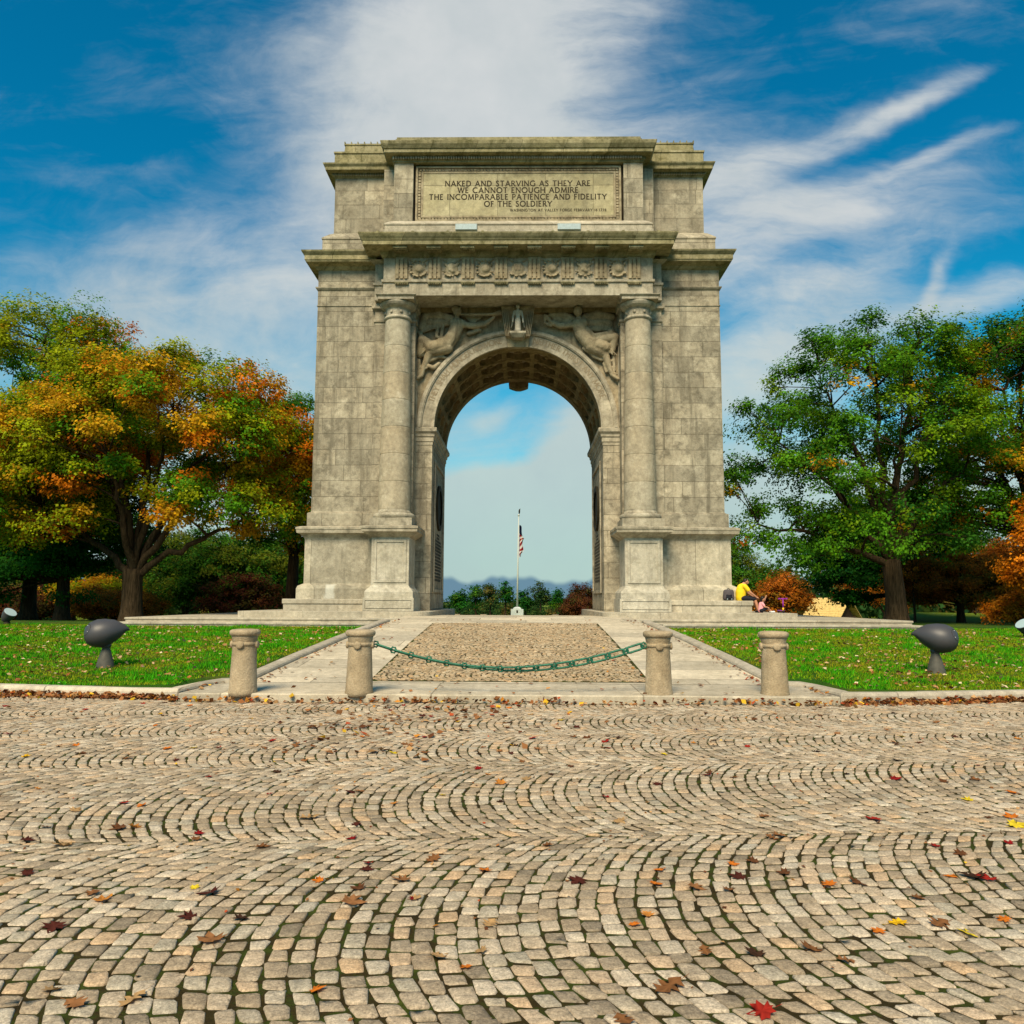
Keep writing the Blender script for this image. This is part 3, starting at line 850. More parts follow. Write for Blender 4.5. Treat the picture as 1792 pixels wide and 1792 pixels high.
# recessed return between each pedestal and its wing
for s in (-1, 1):
    x0, x1 = sorted((s*5.2, s*5.62))
    part('pedestal_return', MB().stack((x0, x1, 30.12, 31.2), [(.16, 1.1), (.16, 2.0), (.0, 2.19), (0, 3.90), (.12, 4.02), (.24, 4.09), (.26, 4.22), (.26, 4.305), (.1, 4.33)], (0, 0, 1, 0)), M['base'], arch)
# pedestals and columns
for s in (-1, 1):
    cx = s*4.665
    ped = part('pedestal', MB().stack((cx-.695, cx+.695, 29.42, 31.2), [(.235, 1.12), (.235, 1.66), (.19, 1.665), (.19, 1.88), (.15, 1.95), (.05, 2.04), (.0, 2.12), (0, 3.90)], (1, 1, 1, 0)), M['die'], arch)
    fr = MB()
    for (a, b, c, d_) in ((-.60, -.50, 2.22, 3.80), (.50, .60, 2.22, 3.80), (-.50, .50, 3.70, 3.80), (-.50, .50, 2.22, 2.32)): fr.box(cx+a, cx+b, 29.385, 29.43, c, d_)
    part('panel_frame', fr, M['die'], ped, bevel=.01)
    fr = MB()
    for (a, b, c, d_) in ((-.93, -.85, 1.19, 1.655), (.85, .93, 1.19, 1.655), (-.85, .85, 1.575, 1.655), (-.85, .85, 1.19, 1.26)): fr.box(cx+a, cx+b, 29.15, 29.2, c, d_)
    fr.box(cx-.825, cx+.825, 29.155, 29.2, 1.285, 1.55)
    part('base_panel_frame', fr, M['die'], ped)
    part('pedestal_cornice', MB().stack((cx-.695, cx+.695, 29.42, 31.2), [(.01, 3.88), (.05, 3.92), (.10, 3.94), (.26, 4.05), (.33, 4.08), (.33, 4.18), (.36, 4.20), (.36, 4.28), (.22, 4.31)], (1, 1, 1, 0)), M['plain'], ped)
    cy = 30.14
    col = part('column', MB().lathe(cx, cy, [(.625, 4.84)]+[(.612-.125*(max(0, z0-4.96)/7.4)**1.35-dr, z0) for i in range(7) for (dr, z0) in (lambda za, zb: [
        (.018, za), (.0, za+.016), (0, za+.03), (0, za+.25*(zb-za)), (0, za+.5*(zb-za)), (0, za+.75*(zb-za)), (0, zb-.03), (.0, zb-.016), (.018, zb-.001)])(4.96+i*1.055, 4.96+(i+1)*1.055)], 56), M['column'], arch, smooth=True)
    cb = MB().box(cx-.78, cx+.78, cy-.78, cy+.78, 4.315, 4.615)
    cb.lathe(cx, cy, [(.70, 4.615), (.755, 4.64), (.785, 4.70), (.785, 4.75), (.755, 4.81), (.70, 4.835), (.655, 4.84), (.655, 4.875), (.625, 4.90), (.60, 4.99)], 56)
    part('column_base', cb, M['plain'], col)
    cp = MB().lathe(cx, cy, [(.47, 12.34), (.515, 12.36), (.545, 12.40), (.545, 12.44), (.515, 12.48), (.487, 12.50), (.487, 12.74), (.51, 12.76), (.51, 12.785), (.53, 12.79), (.58, 12.82), (.655, 12.88), (.70, 12.96), (.705, 13.0), (.66, 13.05)], 56)
    cp.stack((cx-.70, cx+.70, cy-.70, cy+.70), [(0, 13.03), (0.0, 13.13), (.03, 13.15), (.07, 13.19), (.07, 13.222)])
    for k in range(8):
        a = (k+.5)*pi/4; cp.lathe(cx+.49*cos(a), cy+.49*sin(a), [(.05, 12.58), (.06, 12.62), (.05, 12.68)], 8)
    part('capital', cp, M['plain'], col)

# entablature across the centre bay
ent = part('entablature', MB().stack((-5.18, 5.18, 29.6, 36.6), [(.0, 13.225), (0, 13.73), (.06, 13.745), (.07, 13.84), (.0, 13.85), (0, 14.72)]), M['plain'], arch)
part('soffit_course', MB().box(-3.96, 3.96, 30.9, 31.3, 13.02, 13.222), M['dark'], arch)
for k in range(8):
    x = -4.47+k*1.277
    tg = MB()
    for j in (-1, 0, 1): tg.box(x+j*.165-.055, x+j*.165+.055, 29.49, 29.61, 13.86, 14.63)
    tg.box(x-.25, x+.25, 29.555, 29.61, 13.852, 14.64); tg.box(x-.26, x+.26, 29.53, 29.61, 14.63, 14.715)
    for j in (-.5, .5):
        for q_ in range(4): tg.box(x+j*.165-.03, x+j*.165+.03, 29.53, 29.60, 13.95+q_*.17, 14.04+q_*.17)
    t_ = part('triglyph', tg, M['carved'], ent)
    gt = MB().box(x-.27, x+.27, 29.49, 29.6, 13.69, 13.728)
    for j in range(6): gt.box(x-.235+j*.088, x-.205+j*.088+.01, 29.50, 29.58, 13.63, 13.69)
    part('guttae', gt, M['cornice'], t_)
    mu = MB().box(x-.27, x+.27, 28.98, 29.5, 14.86, 14.945)
    for j in range(6):
        for jj in range(3): mu.box(x-.24+j*.088, x-.20+j*.088, 29.02+jj*.16, 29.08+jj*.16, 14.82, 14.86)
    part('mutule', mu, M['cornice'], ent)
rg = random.Random(4)
for k in range(7):
    x = -3.83+k*1.277; sh = []; zc = 14.27; y0 = 29.6
    sh.append(('e', (x, y0, zc), (.26, .08, .29)))
    if k == 3:
        sh.append(('e', (x, y0-.03, zc+.02), (.20, .06, .23)))
    elif k % 2 == 0:
        sh.append(('e', (x+.03, y0-.03, zc), (.18, .12, .18)))
        for a in np.linspace(.4, 5.4, 12): sh.append(('c', (x+.27*cos(a), y0, zc+.29*sin(a)), .035, (x+.33*cos(a+.2), y0-.10, zc+.33*sin(a+.2)), .03))
    else:
        sh.append(('c', (x-.26, y0-.02, zc+.2), .06, (x+.05, y0-.04, zc-.1), .09)); sh.append(('c', (x+.27, y0-.02, zc+.22), .05, (x-.05, y0-.04, zc-.05), .09))
        sh.append(('e', (x, y0-.06, zc+.06), (.13, .07, .17)))
    for q_ in range(9):                                        # laurel sprays crossing below the shield
        a = radians(205+q_*16); b = a+rg.uniform(-.5, .5)
        sh.append(('c', (x+.24*cos(a), y0, zc+.26*sin(a)), .03, (x+.24*cos(a)+.14*cos(b), y0-.10, zc+.24*sin(a)+.09*sin(b)), .026))
    for q_ in (-1, 1): sh.append(('c', (x+q_*.20, y0-.02, zc+.30), .045, (x+q_*.33, y0-.02, zc+.36), .025))
    rel = obj('metope_relief', fused('metope', sh, .018), M['carved'], ent, True)
    if k == 3:
        tv, tf = text_mesh('W', .24, .012); wx = max(p[0] for p in tv)
        part('lettering', MB().poly([(x-wx/2+p[0], y0-.095-p[2], zc-.07+p[1]) for p in tv], tf), M['faint'], rel)
part('cornice', MB().stack((-5.18, 5.18, 29.6, 36.6), [(.02, 14.715), (.04, 14.74), (.10, 14.80), (.12, 14.86), (.14, 14.945), (.68, 14.95), (.70, 14.96), (.70, 15.11), (.73, 15.13), (.74, 15.16), (.80, 15.24), (.85, 15.33), (.86, 15.38), (.75, 15.40), (.0, 15.5)]), M['cornice'], arch)
for k in range(9): part('cornice_stud', MB().lathe(-5.3+k*1.325, 28.86, [(.02, 15.36), (.06, 15.40), (.06, 15.45), (.02, 15.47)], 8), M['cornice'], arch)

# attic of the centre bay
att = part('attic', MB().stack((-4.1, 4.1, 30.28, 36.4), [(0, 16.3), (0, 18.9)], (0, 0, 0, 0)), M['attic'], arch)
part('attic_base', MB().stack((-5.2, 5.2, 29.85, 36.4), [(.06, 15.42), (.06, 15.98), (0.02, 16.0), (.02, 16.16), (.05, 16.18), (.05, 16.23), (-.12, 16.38), (-.20, 16.44)]), M['step'], att)
for s in (-1, 1):
    x0, x1 = sorted((s*4.17, s*4.93)); part('attic_pilaster', MB().box(x0, x1, 30.08, 31.5, 16.40, 18.90), M['attic'], att)
    x0, x1 = sorted((s*4.9, s*5.42)); part('attic_return', MB().box(x0, x1, 30.6, 36.3, 15.4, 18.9), M['attic'], att)
    part('pale_flashing', MB().box(s*2.02-.42-(.06 if s > 0 else 0), s*2.02+.42, 29.72, 29.84, 15.93, 16.17), M['flash'], att, bevel=.012)
ac = part('attic_cornice', MB().stack((-4.93, 4.93, 30.08, 36.4), [(.02, 18.86), (.06, 18.88), (.06, 18.93), (.10, 18.95), (.10, 19.07), (.34, 19.11), (.36, 19.13), (.36, 19.26), (.40, 19.28), (.48, 19.42), (.50, 19.52), (.50, 19.55), (.40, 19.58), (.02, 19.62), (.02, 19.82), (-.02, 19.84), (-.02, 19.90), (-.06, 19.90), (-.06, 20.0)]), M['cornice'], att)
dn = MB()
for k in range(99): dn.box(-4.98+k*.1, -4.925+k*.1, 29.90, 30.0, 18.965, 19.055)
part('dentils', dn, M['plain'], ac)
ip = part('inscription_panel', MB().box(-3.78, 3.78, 30.22, 30.3, 16.74, 18.50), M['panel'], att)
fr = MB()
for (a, b, c, d_, e) in ((-4.08, -4.0, 16.49, 18.80, .10), (4.0, 4.08, 16.49, 18.80, .10), (-4.0, 4.0, 18.72, 18.80, .10), (-4.0, 4.0, 16.49, 16.57, .10),
                         (-3.86, -3.785, 16.66, 18.58, .08), (3.785, 3.86, 16.66, 18.58, .08), (-3.785, 3.785, 18.505, 18.58, .08), (-3.785, 3.785, 16.66, 16.735, .08)):
    fr.box(a, b, 30.28-e, 30.285, c, d_)
rg = random.Random(9)
for k in range(62):                                            # carved leaf border
    for z in (16.615, 18.65):
        xx = -3.95+k*.128; fr.box(xx+.015, xx+.10, 30.22-rg.random()*.03, 30.285, z-.032, z+.032)
for k in range(17):
    for x in (-3.93, 3.93):
        zz = 16.60+k*.118; fr.box(x-.045, x+.045, 30.22-rg.random()*.03, 30.285, zz+.015, zz+.10)
part('panel_frame', fr, M['carved'], ip)
for (body, xa, xb, zb, zt) in (('NAKED AND STARVING AS THEY ARE', -2.93, 2.86, 17.97, 18.21), ('WE CANNOT ENOUGH ADMIRE', -2.43, 2.38, 17.69, 17.93),
                               ('THE INCOMPARABLE PATIENCE AND FIDELITY', -3.54, 3.53, 17.41, 17.65), ('OF THE SOLDIERY', -1.36, 1.36, 17.12, 17.36),
                               ('WASHINGTON AT VALLEY FORGE FEBRVARY 16 1778', -.33, 3.49, 16.915, 17.025)):
    tv, tf = text_mesh(body, .3, .006)
    xm = max(p[0] for p in tv); xn = min(p[0] for p in tv); zm = max(p[1] for p in tv)
    part('lettering', MB().poly([(xa+(p[0]-xn)/(xm-xn)*(xb-xa), 30.216-p[2]*.6, zb+p[1]/zm*(zt-zb)) for p in tv], tf), M['letter'], ip)

# keystone with a standing winged figure
ks = MB()
VV = []
for (z, hw, y) in ((13.20, .66, 30.66), (13.12, .65, 30.66), (13.02, .62, 30.74), (12.3, .50, 30.80), (11.72, .43, 30.86), (11.60, .40, 30.90)):
    VV += [(-hw, y, z), (hw, y, z), (hw, YF+.05, z), (-hw, YF+.05, z)]
FF = []
for i in range(5):
    for k in range(4): FF.append((i*4+k, i*4+(k+1) % 4, (i+1)*4+(k+1) % 4, (i+1)*4+k))
FF += [(0, 1, 2, 3), (20, 21, 22, 23)]
ks.poly(VV, FF)
for s in (-1, 1):
    for q_ in range(4): ks.prism([(s*(.30+q_*.055)-.015, 11.95), (s*(.30+q_*.055)+.015, 11.95), (s*(.40+q_*.075)+.015, 13.0), (s*(.40+q_*.075)-.015, 13.0)], 30.60, 30.85)
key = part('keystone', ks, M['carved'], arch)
part('figure_shelf', MB().stack((-.30, .30, 30.36, 30.95), [(-.10, 11.86), (-.02, 11.95), (.02, 12.0), (.02, 12.06), (0, 12.08)]), M['plain'], key)
y = 30.48; zb = 12.08
fig = [('c', (0, y, zb+.05), .13, (0, y-.01, zb+.42), .105), ('c', (-.055, y-.04, zb+.02), .055, (-.05, y-.05, zb+.45), .065), ('c', (.06, y-.02, zb+.02), .055, (.05, y-.03, zb+.45), .065),
       ('c', (0, y, zb+.45), .11, (0, y, zb+.66), .085), ('c', (-.07, y, zb+.82), .065, (.07, y, zb+.82), .065), ('c', (0, y, zb+.66), .10, (0, y, zb+.82), .10),
       ('c', (0, y, zb+.88), .045, (0, y, zb+.96), .04), ('e', (0, y-.01, zb+1.03), (.075, .085, .095)), ('c', (0, y, zb+1.11), .035, (0, y, zb+1.18), .018),
       ('c', (-.13, y, zb+.83), .05, (-.19, y-.03, zb+.60), .04), ('c', (-.19, y-.03, zb+.60), .038, (-.20, y-.08, zb+.38), .03),
       ('c', (.13, y, zb+.83), .05, (.19, y-.03, zb+.60), .04), ('c', (.19, y-.03, zb+.60), .038, (.21, y-.08, zb+.36), .03),
       ('c', (-.12, y+.14, zb+.86), .045, (-.25, y+.18, zb+.25), .028), ('c', (.12, y+.14, zb+.86), .045, (.26, y+.18, zb+.25), .028)]
obj('statuette', fused('statuette', fig, .015), M['die'], key, True)

# winged figures in the spandrels (relief units: .0236 m, x from the axis, z down from 13.14)
def U(px, pz, y=0.): return (px*.0234, YF-y*1.5-.06, 13.14-pz*.0238)
def relief(parts_):
    sh = []
    for p in parts_:
        if p[0] == 'c':
            _, a, ra, b, rb = p; sh.append(('c', U(*a), ra*.0236, U(*b), rb*.0236))
        else:
            _, a, r_ = p; sh.append(('e', U(*a), (r_[0]*.0236, r_[1]*.0236, r_[2]*.0236)))
    return sh
fr_ = random.Random(3)
FOLDS_L = []; FOLDS_R = []
for L_, sg in ((FOLDS_L, -1), (FOLDS_R, 1)):
    for k in range(13):                                        # drapery folds over the thighs and waist
        t = k/12; x0, z0 = 108+44*t+fr_.uniform(-2, 2), 44+26*t+fr_.uniform(-3, 3)
        L_.append(('c', (sg*x0, z0-5, .17), 1.5, (sg*(x0+6+8*t), z0+16-8*t, .15), 1.2))
    for k in range(9):                                         # feathers
        L_.append(('c', (sg*(116+k*2.5), 10+k*2.4, .07), 1.7, (sg*(150+k*2), 5+k*4.2, .03), 2.0))
        L_.append(('c', (sg*(92-k*1.2), 8+k*1.6, .05), 1.5, (sg*(52+k*3.2), 3+k*2.6, .02), 1.8))
    for k in range(7):
        a = fr_.uniform(0, 6.28); L_.append(('c', (sg*(148+k*2.4), 78+k*5, .05), 1.7, (sg*(148+k*2.4)+7*cos(a), 78+k*5+7*sin(a), .06), 1.4))
left = FOLDS_L+[('e', (-103, 5, .20), (7.5, 8, 9)), ('e', (-105, 1, .18), (8, 7, 6)), ('c', (-104, 14, .16), 4, (-105, 22, .12), 6),       # head, hair, neck
        ('c', (-110, 24, .10), 8, (-96, 24, .12), 7), ('c', (-103, 26, .10), 12, (-109, 44, .10), 11), ('c', (-109, 44, .10), 11, (-121, 60, .10), 12),   # torso
        ('c', (-121, 60, .10), 12, (-146, 66, .12), 11), ('c', (-146, 66, .12), 10, (-163, 52, .10), 8), ('c', (-120, 66, .10), 11, (-148, 72, .08), 9),  # thighs under drapery
        ('c', (-163, 54, .10), 8, (-166, 76, .06), 7), ('c', (-150, 76, .06), 8, (-160, 98, .04), 4.5), ('c', (-160, 98, .05), 4, (-163, 112, .05), 3.5), ('c', (-163, 113, .05), 3.2, (-170, 118, .08), 2.6), # legs and foot
        ('c', (-96, 26, .14), 6, (-78, 29, .12), 5), ('c', (-78, 29, .12), 5, (-55, 25, .10), 4), ('c', (-55, 25, .10), 4, (-41, 13, .10), 3),        # arm to the trumpet
        ('c', (-98, 11, .22), 1.4, (-60, 11, .20), 1.8), ('c', (-60, 11, .20), 1.8, (-42, 10, .18), 2.6), ('c', (-42, 10, .18), 2.6, (-30, 7, .14), 5),  # trumpet
        ('c', (-112, 16, .03), 8, (-134, 8, .02), 6), ('c', (-134, 8, .02), 7, (-160, 9, .0), 6), ('c', (-118, 22, .03), 6, (-150, 20, .0), 7), ('c', (-160, 12, .0), 7, (-166, 30, .0), 6),     # left wing
        ('c', (-136, 20, .05), 3.5, (-139, 46, .06), 3), ('c', (-128, 24, .05), 3.5, (-131, 50, .05), 3), ('c', (-139, 46, .06), 3, (-130, 50, .05), 3),         # looped scarf
        ('c', (-95, 8, .02), 4, (-60, 5, .0), 5), ('c', (-60, 5, .0), 5, (-38, 8, .0), 4), ('c', (-84, 40, .02), 4, (-66, 34, .02), 4),                          # right wing
        ('c', (-168, 40, .06), 4, (-158, 58, .06), 4), ('c', (-150, 88, .05), 3, (-134, 80, .04), 3), ('c', (-134, 80, .04), 3, (-122, 82, .03), 2.5),
        ('c', (-152, 96, .06), 3, (-143, 100, .07), 4), ('c', (-143, 100, .06), 4, (-134, 92, .04), 3), ('c', (-168, 86, .03), 3, (-168, 116, .03), 2.6), ('c', (-155, 82, .05), 3, (-158, 92, .06), 3)]
right = FOLDS_R+[('e', (102, 5, .20), (7.5, 8, 9)), ('c', (103, 13, .16), 4, (104, 20, .12), 6),
         ('c', (95, 25, .10), 7, (112, 24, .12), 8), ('c', (104, 26, .10), 12, (107, 42, .10), 10), ('c', (107, 42, .10), 11, (122, 58, .10), 12),
         ('c', (122, 58, .10), 12, (148, 66, .12), 10), ('c', (140, 52, .10), 8, (164, 48, .10), 8), ('c', (124, 64, .10), 11, (142, 74, .08), 9), ('c', (164, 48, .10), 8, (160, 70, .06), 6),
         ('c', (146, 70, .08), 8, (154, 96, .06), 5), ('c', (154, 96, .06), 5, (160, 112, .05), 3.6), ('c', (160, 112, .05), 3.4, (170, 119, .08), 2.8),
         ('c', (94, 27, .13), 5.5, (72, 29, .12), 5), ('c', (72, 29, .12), 5, (56, 22, .10), 4), ('c', (56, 22, .10), 3.6, (50, 12, .10), 3),
         ('c', (46, 10, .08), 2.4, (46, 22, .08), 2.4), ('c', (46, 22, .08), 2.4, (56, 28, .08), 2.4),                                                   # wreath
         ('c', (94, 16, .03), 7, (76, 8, .02), 6), ('c', (76, 8, .02), 6, (56, 9, .0), 5), ('c', (90, 20, .02), 6, (64, 16, .0), 6),
         ('c', (114, 14, .03), 8, (136, 8, .02), 8), ('c', (136, 8, .02), 8, (160, 12, .0), 7), ('c', (116, 22, .03), 7, (156, 22, .0), 7), ('c', (124, 32, .02), 6, (150, 32, .0), 5),
         ('c', (118, 34, .10), 4.5, (128, 46, .12), 4), ('c', (128, 46, .12), 4, (158, 40, .10), 3.5), ('c', (158, 38, .08), 5, (166, 60, .06), 5),
         ('c', (112, 66, .05), 3, (128, 78, .05), 3), ('c', (128, 80, .05), 3, (142, 86, .05), 3), ('c', (162, 74, .05), 3, (164, 104, .04), 2.6), ('c', (146, 92, .04), 2.5, (150, 106, .04), 2.5)]
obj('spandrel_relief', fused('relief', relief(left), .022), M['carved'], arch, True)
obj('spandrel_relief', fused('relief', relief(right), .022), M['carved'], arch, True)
# plain border strips framing the spandrels
for s in (-1, 1):
    x0, x1 = sorted((s*3.99, s*4.10)); part('spandrel_border', MB().box(x0, x1, 30.98, 31.12, 8.4, 13.0), M['plain'], arch)

# ------------------------------------------------------------------ trees
def unit(n, r_):
    v_ = r_.normal(size=(n, 3)); return v_/np.linalg.norm(v_, axis=1, keepdims=True)

def bez(a, b, c, n):
    t = np.linspace(0, 1, n)[:, None]
    return (1-t)**2*a+2*t*(1-t)*b+t*t*c

LEAF = np.array([(0, 0), (.40, .48), (0, 1.), (-.40, .48)])   # pointed leaf outline

def leaves_mesh(name, ctr, nrm, size, col, r_, dirs=None):
    """one folded two-quad leaf at every point"""
    n = len(ctr)
    a = np.cross(nrm, unit(n, r_)) if dirs is None else dirs-nrm*(dirs*nrm).sum(1, keepdims=True)
    a /= np.linalg.norm(a, axis=1, keepdims=True)+1e-9
    b = np.cross(nrm, a)
    V = np.zeros((n, 4, 3)); fold = r_.uniform(.02, .22, (n, 1))
    for i, (lx, ly) in enumerate(LEAF):
        V[:, i] = ctr+size[:, None]*((ly-.5)*a+lx*b+abs(lx)*fold*nrm*1.6)
    F = np.arange(n*4).reshape(-1, 4)
    return np_mesh(name, V.reshape(-1, 3), F, np.repeat(col, 4, 0))

def tree(name, loc, label, cat, crown, palette, seed, trunk=(.4, .3, 3.0), nlimb=6, nclump=90, per=300, leaf=.16, clump=.8, flatten=.6,
         shell=.55, group=None, barkm='bark', limb_up=.35, minsep=.75, spread=.75, limbs_to=None, horizontal=False, droop=.2):
    """crown: ellipsoids (dx, dy, z, rx, ry, rz) relative to the base; trunk (r0, r1, fork height)"""
    r_ = np.random.default_rng(seed)
    per = int(per*2.5); leaf = leaf*.64
    if 40 < loc[1] < 120: loc = (loc[0], loc[1], float(lawn_z(loc[0], loc[1]))-.05)
    root = empty(name, loc, label, cat, group)
    base = np.array(loc, float)
    r0, r1, fz = trunk
    vol = np.array([e[3]*e[4]*e[5] for e in crown])**.7; vol = vol/vol.sum()
    C_ = []; tries = 0
    while len(C_) < nclump and tries < nclump*40:
        tries += 1
        e = crown[r_.choice(len(crown), p=vol)]
        q = unit(1, r_)[0]*(shell+(1-shell)*r_.random()**.6)
        if q[2] < -.5 and r_.random() < .85: continue
        p = np.array([e[0], e[1], e[2]])+q*np.array(e[3:6])*r_.uniform(.94, 1.04)
        if C_ and np.min(np.linalg.norm((np.array(C_)-p)*np.array([1, 1, 1.2]), axis=1)) < clump*minsep*(1 if tries < nclump*20 else .6): continue
        C_.append(p)
    C_ = np.array(C_)
    # trunk with flared foot
    tr = MB(); bend = r_.normal(0, .08, 2)*fz*.25
    zs = np.linspace(-.25, fz, 9)
    tr.tube([(base[0]+bend[0]*(z/fz)**2, base[1]+bend[1]*(z/fz)**2, base[2]+z) for z in zs],
            [(r1+(r0-r1)*max(0, 1-z/fz)**1.0)*(1+.55*math.exp(-max(z+.2, 0)/.32)) for z in zs], 14)
    fork = np.array([bend[0], bend[1], fz])
    # limbs reach towards well spread clumps
    pts = []; rad = []
    cc = np.array([np.average([e[0] for e in crown], weights=vol), np.average([e[1] for e in crown], weights=vol), np.average([e[2] for e in crown], weights=vol)])
    top = max(e[2]+e[5] for e in crown)
    lm = MB()
    if horizontal:                                             # a leader with whorled side branches
        L_ = [np.array([bend[0]*2, bend[1]*2, top*.98])]
    elif limbs_to is not None:
        L_ = [np.array(t) for t in limbs_to]
    else:
        L_ = []
        for i in range(nlimb):
            a = 2*pi*(i+r_.uniform(-.3, .3))/nlimb
            e = crown[int(r_.integers(len(crown)))]
            L_.append(np.array([cc[0]+cos(a)*spread*max(q[3] for q in crown)*.85, cc[1]+sin(a)*spread*max(q[4] for q in crown)*.85, cc[2]+r_.uniform(-.1, .55)*(top-cc[2])]))
        L_.append(np.array([cc[0]+.3, cc[1], cc[2]+.75*(top-cc[2])]))
    for t in L_:
        mid = fork+(t-fork)*np.array([.45, .45, .45+limb_up*.5])
        if horizontal: mid = (fork+t)/2
        P_ = bez(fork-np.array([0, 0, .3]), mid, t, 14)
        P_[1:-1] += r_.normal(0, .035*np.linalg.norm(t-fork)/3, (12, 3))*(0 if horizontal else 1)
        rr = np.linspace(r1*(.95 if horizontal or len(L_) < 3 else .46), .035, 14)
        lm.tube([tuple(base+p) for p in P_], list(rr), 8)
        pts.append(P_); rad.append(rr)
    pts = np.concatenate(pts); rad = np.concatenate(rad)
    for c in C_:                                               # a bough from the nearest limb into each clump
        d_ = np.linalg.norm(pts-c, axis=1)+np.maximum(0, pts[:, 2]-c[2]+(.0 if horizontal else .3))*1.6
        k = int(np.argmin(d_)); a = pts[k]
        mid = (a+c)/2+np.array([0, 0, .12*np.linalg.norm(c-a)*(0 if horizontal else 1)])+r_.normal(0, .08, 3)*np.linalg.norm(c-a)*.5
        P_ = bez(a, mid, c, 6); s_ = min(.75*rad[k], .02+.018*np.linalg.norm(c-a))
        lm.tube([tuple(base+p) for p in P_], list(np.linspace(s_, .012, 6)), 5)
        for q in range(4):                                     # twigs
            e = c+unit(1, r_)[0]*np.array([1, 1, flatten])*clump*.8
            lm.tube([tuple(base+P_[3]), tuple(base+(P_[4]+e)/2+r_.normal(0, .05, 3)), tuple(base+e)], [.013, .010, .005], 3)
    part('trunk', tr, M[barkm], root, True)
    part('limbs', lm, M['bark'], root, True)
    # foliage: little sprays of leaves inside each clump
    ctr = []; nrm = []; col = []; siz = []; drs = []
    ext = np.array([max(abs(e[0])+e[3] for e in crown), max(abs(e[1])+e[4] for e in crown), top])
    for c in C_:
        n = int(per*r_.uniform(.55, 1.4)); cs = clump*r_.uniform(.6, 1.42)
        ns = max(3, n//14)
        sp = c+unit(ns, r_)*(r_.random((ns, 1))**.45)*np.array([cs, cs, cs*flatten])*1.25
        who = r_.integers(ns, size=n)
        p = sp[who]+r_.normal(0, leaf*1.15, (n, 3))*np.array([1, 1, .75])
        out = (sp[who]-c)/cs; out2 = (c-cc); out2 = out2/(np.linalg.norm(out2)+1e-6)
        nr = out*.7+out2*.35+np.array([0, 0, .75])+r_.normal(0, .40, (n, 3))
        nr /= np.linalg.norm(nr, axis=1, keepdims=True)
        hc = palette(c/ext, r_)
        cl = np.clip(np.array(hc)[None]*1.15*r_.uniform(.62, 1.42, (ns, 1))[who]*r_.uniform(.8, 1.22, (n, 1))+r_.normal(0, .006, (n, 3)), .003, .9)
        alt = np.array(palette(c/ext, r_)); mk_ = (r_.random(ns) < .22)[who]
        cl[mk_] = alt*r_.uniform(.75, 1.25, (mk_.sum(), 1))
        ctr.append(base+p); nrm.append(nr); col.append(cl); siz.append(leaf*r_.uniform(.65, 1.3, n))
        drs.append(out+np.array([0, 0, -droop])+r_.normal(0, .5, (n, 3)))
    me = leaves_mesh('crown', np.concatenate(ctr), np.concatenate(nrm), np.concatenate(siz), np.concatenate(col), r_, np.concatenate(drs))
    obj('crown', me, M['leaf'], root)
    return root

def pick(r_, *opts):
    w_ = np.array([o[0] for o in opts], float); k = r_.choice(len(opts), p=w_/w_.sum()); return opts[k][1]
GREEN, DGREEN, YGREEN = (.075, .195, .008), (.032, .115, .010), (.25, .29, .008)
GOLD, ORANGE, RUST, RED, DRED = (.46, .26, .010), (.55, .175, .008), (.30, .085, .010), (.30, .025, .010), (.13, .025, .012)
def pal_maple(q, r_):                                          # orange on the outer, upper sprays; green within and below
    o = min(1, max(0, .25+.55*q[2]-.05*q[0]))
    return pick(r_, (o*.6, ORANGE), (o*1.1, GOLD), (.95, YGREEN), (.95-o*.9, GREEN), (.03, RUST))
def pal_maple2(q, r_): return pick(r_, (.2, ORANGE), (.35, GOLD), (.9, YGREEN), (.6, GREEN))
def pal_oak(q, r_): return pick(r_, (.60, (.075, .205, .010)), (.30, DGREEN), (.30, (.15, .255, .008)), (.03, GOLD), (.025, RUST))
def pal_mix(q, r_): return pick(r_, (.6, GREEN), (.35, DGREEN), (.16, ORANGE), (.25, GOLD), (.05, RUST))
def pal_pine(q, r_): return pick(r_, (.6, (.014, .085, .012)), (.4, (.026, .12, .012)), (.15, (.06, .14, .012)))
def pal_dk(q, r_): return pick(r_, (.4, DGREEN), (.4, (.055, .14, .012)), (.3, (.12, .15, .012)))
def pal_rust(q, r_): return pick(r_, (.5, (.36, .11, .012)), (.35, (.46, .16, .014)), (.2, RUST), (.15, (.20, .11, .015)))
def pal_red(q, r_): return pick(r_, (.45, (.085, .026, .013)), (.3, (.12, .045, .014)), (.25, (.07, .055, .014)))
def pal_gold(q, r_): return pick(r_, (.5, GOLD), (.3, YGREEN), (.2, ORANGE))
def pal_orange(q, r_): return pick(r_, (.6, ORANGE), (.3, (.42, .16, .012)), (.2, RUST))
def pal_far(q, r_): return pick(r_, (.5, (.03, .075, .022)), (.3, (.06, .085, .02)), (.2, (.10, .085, .02)))

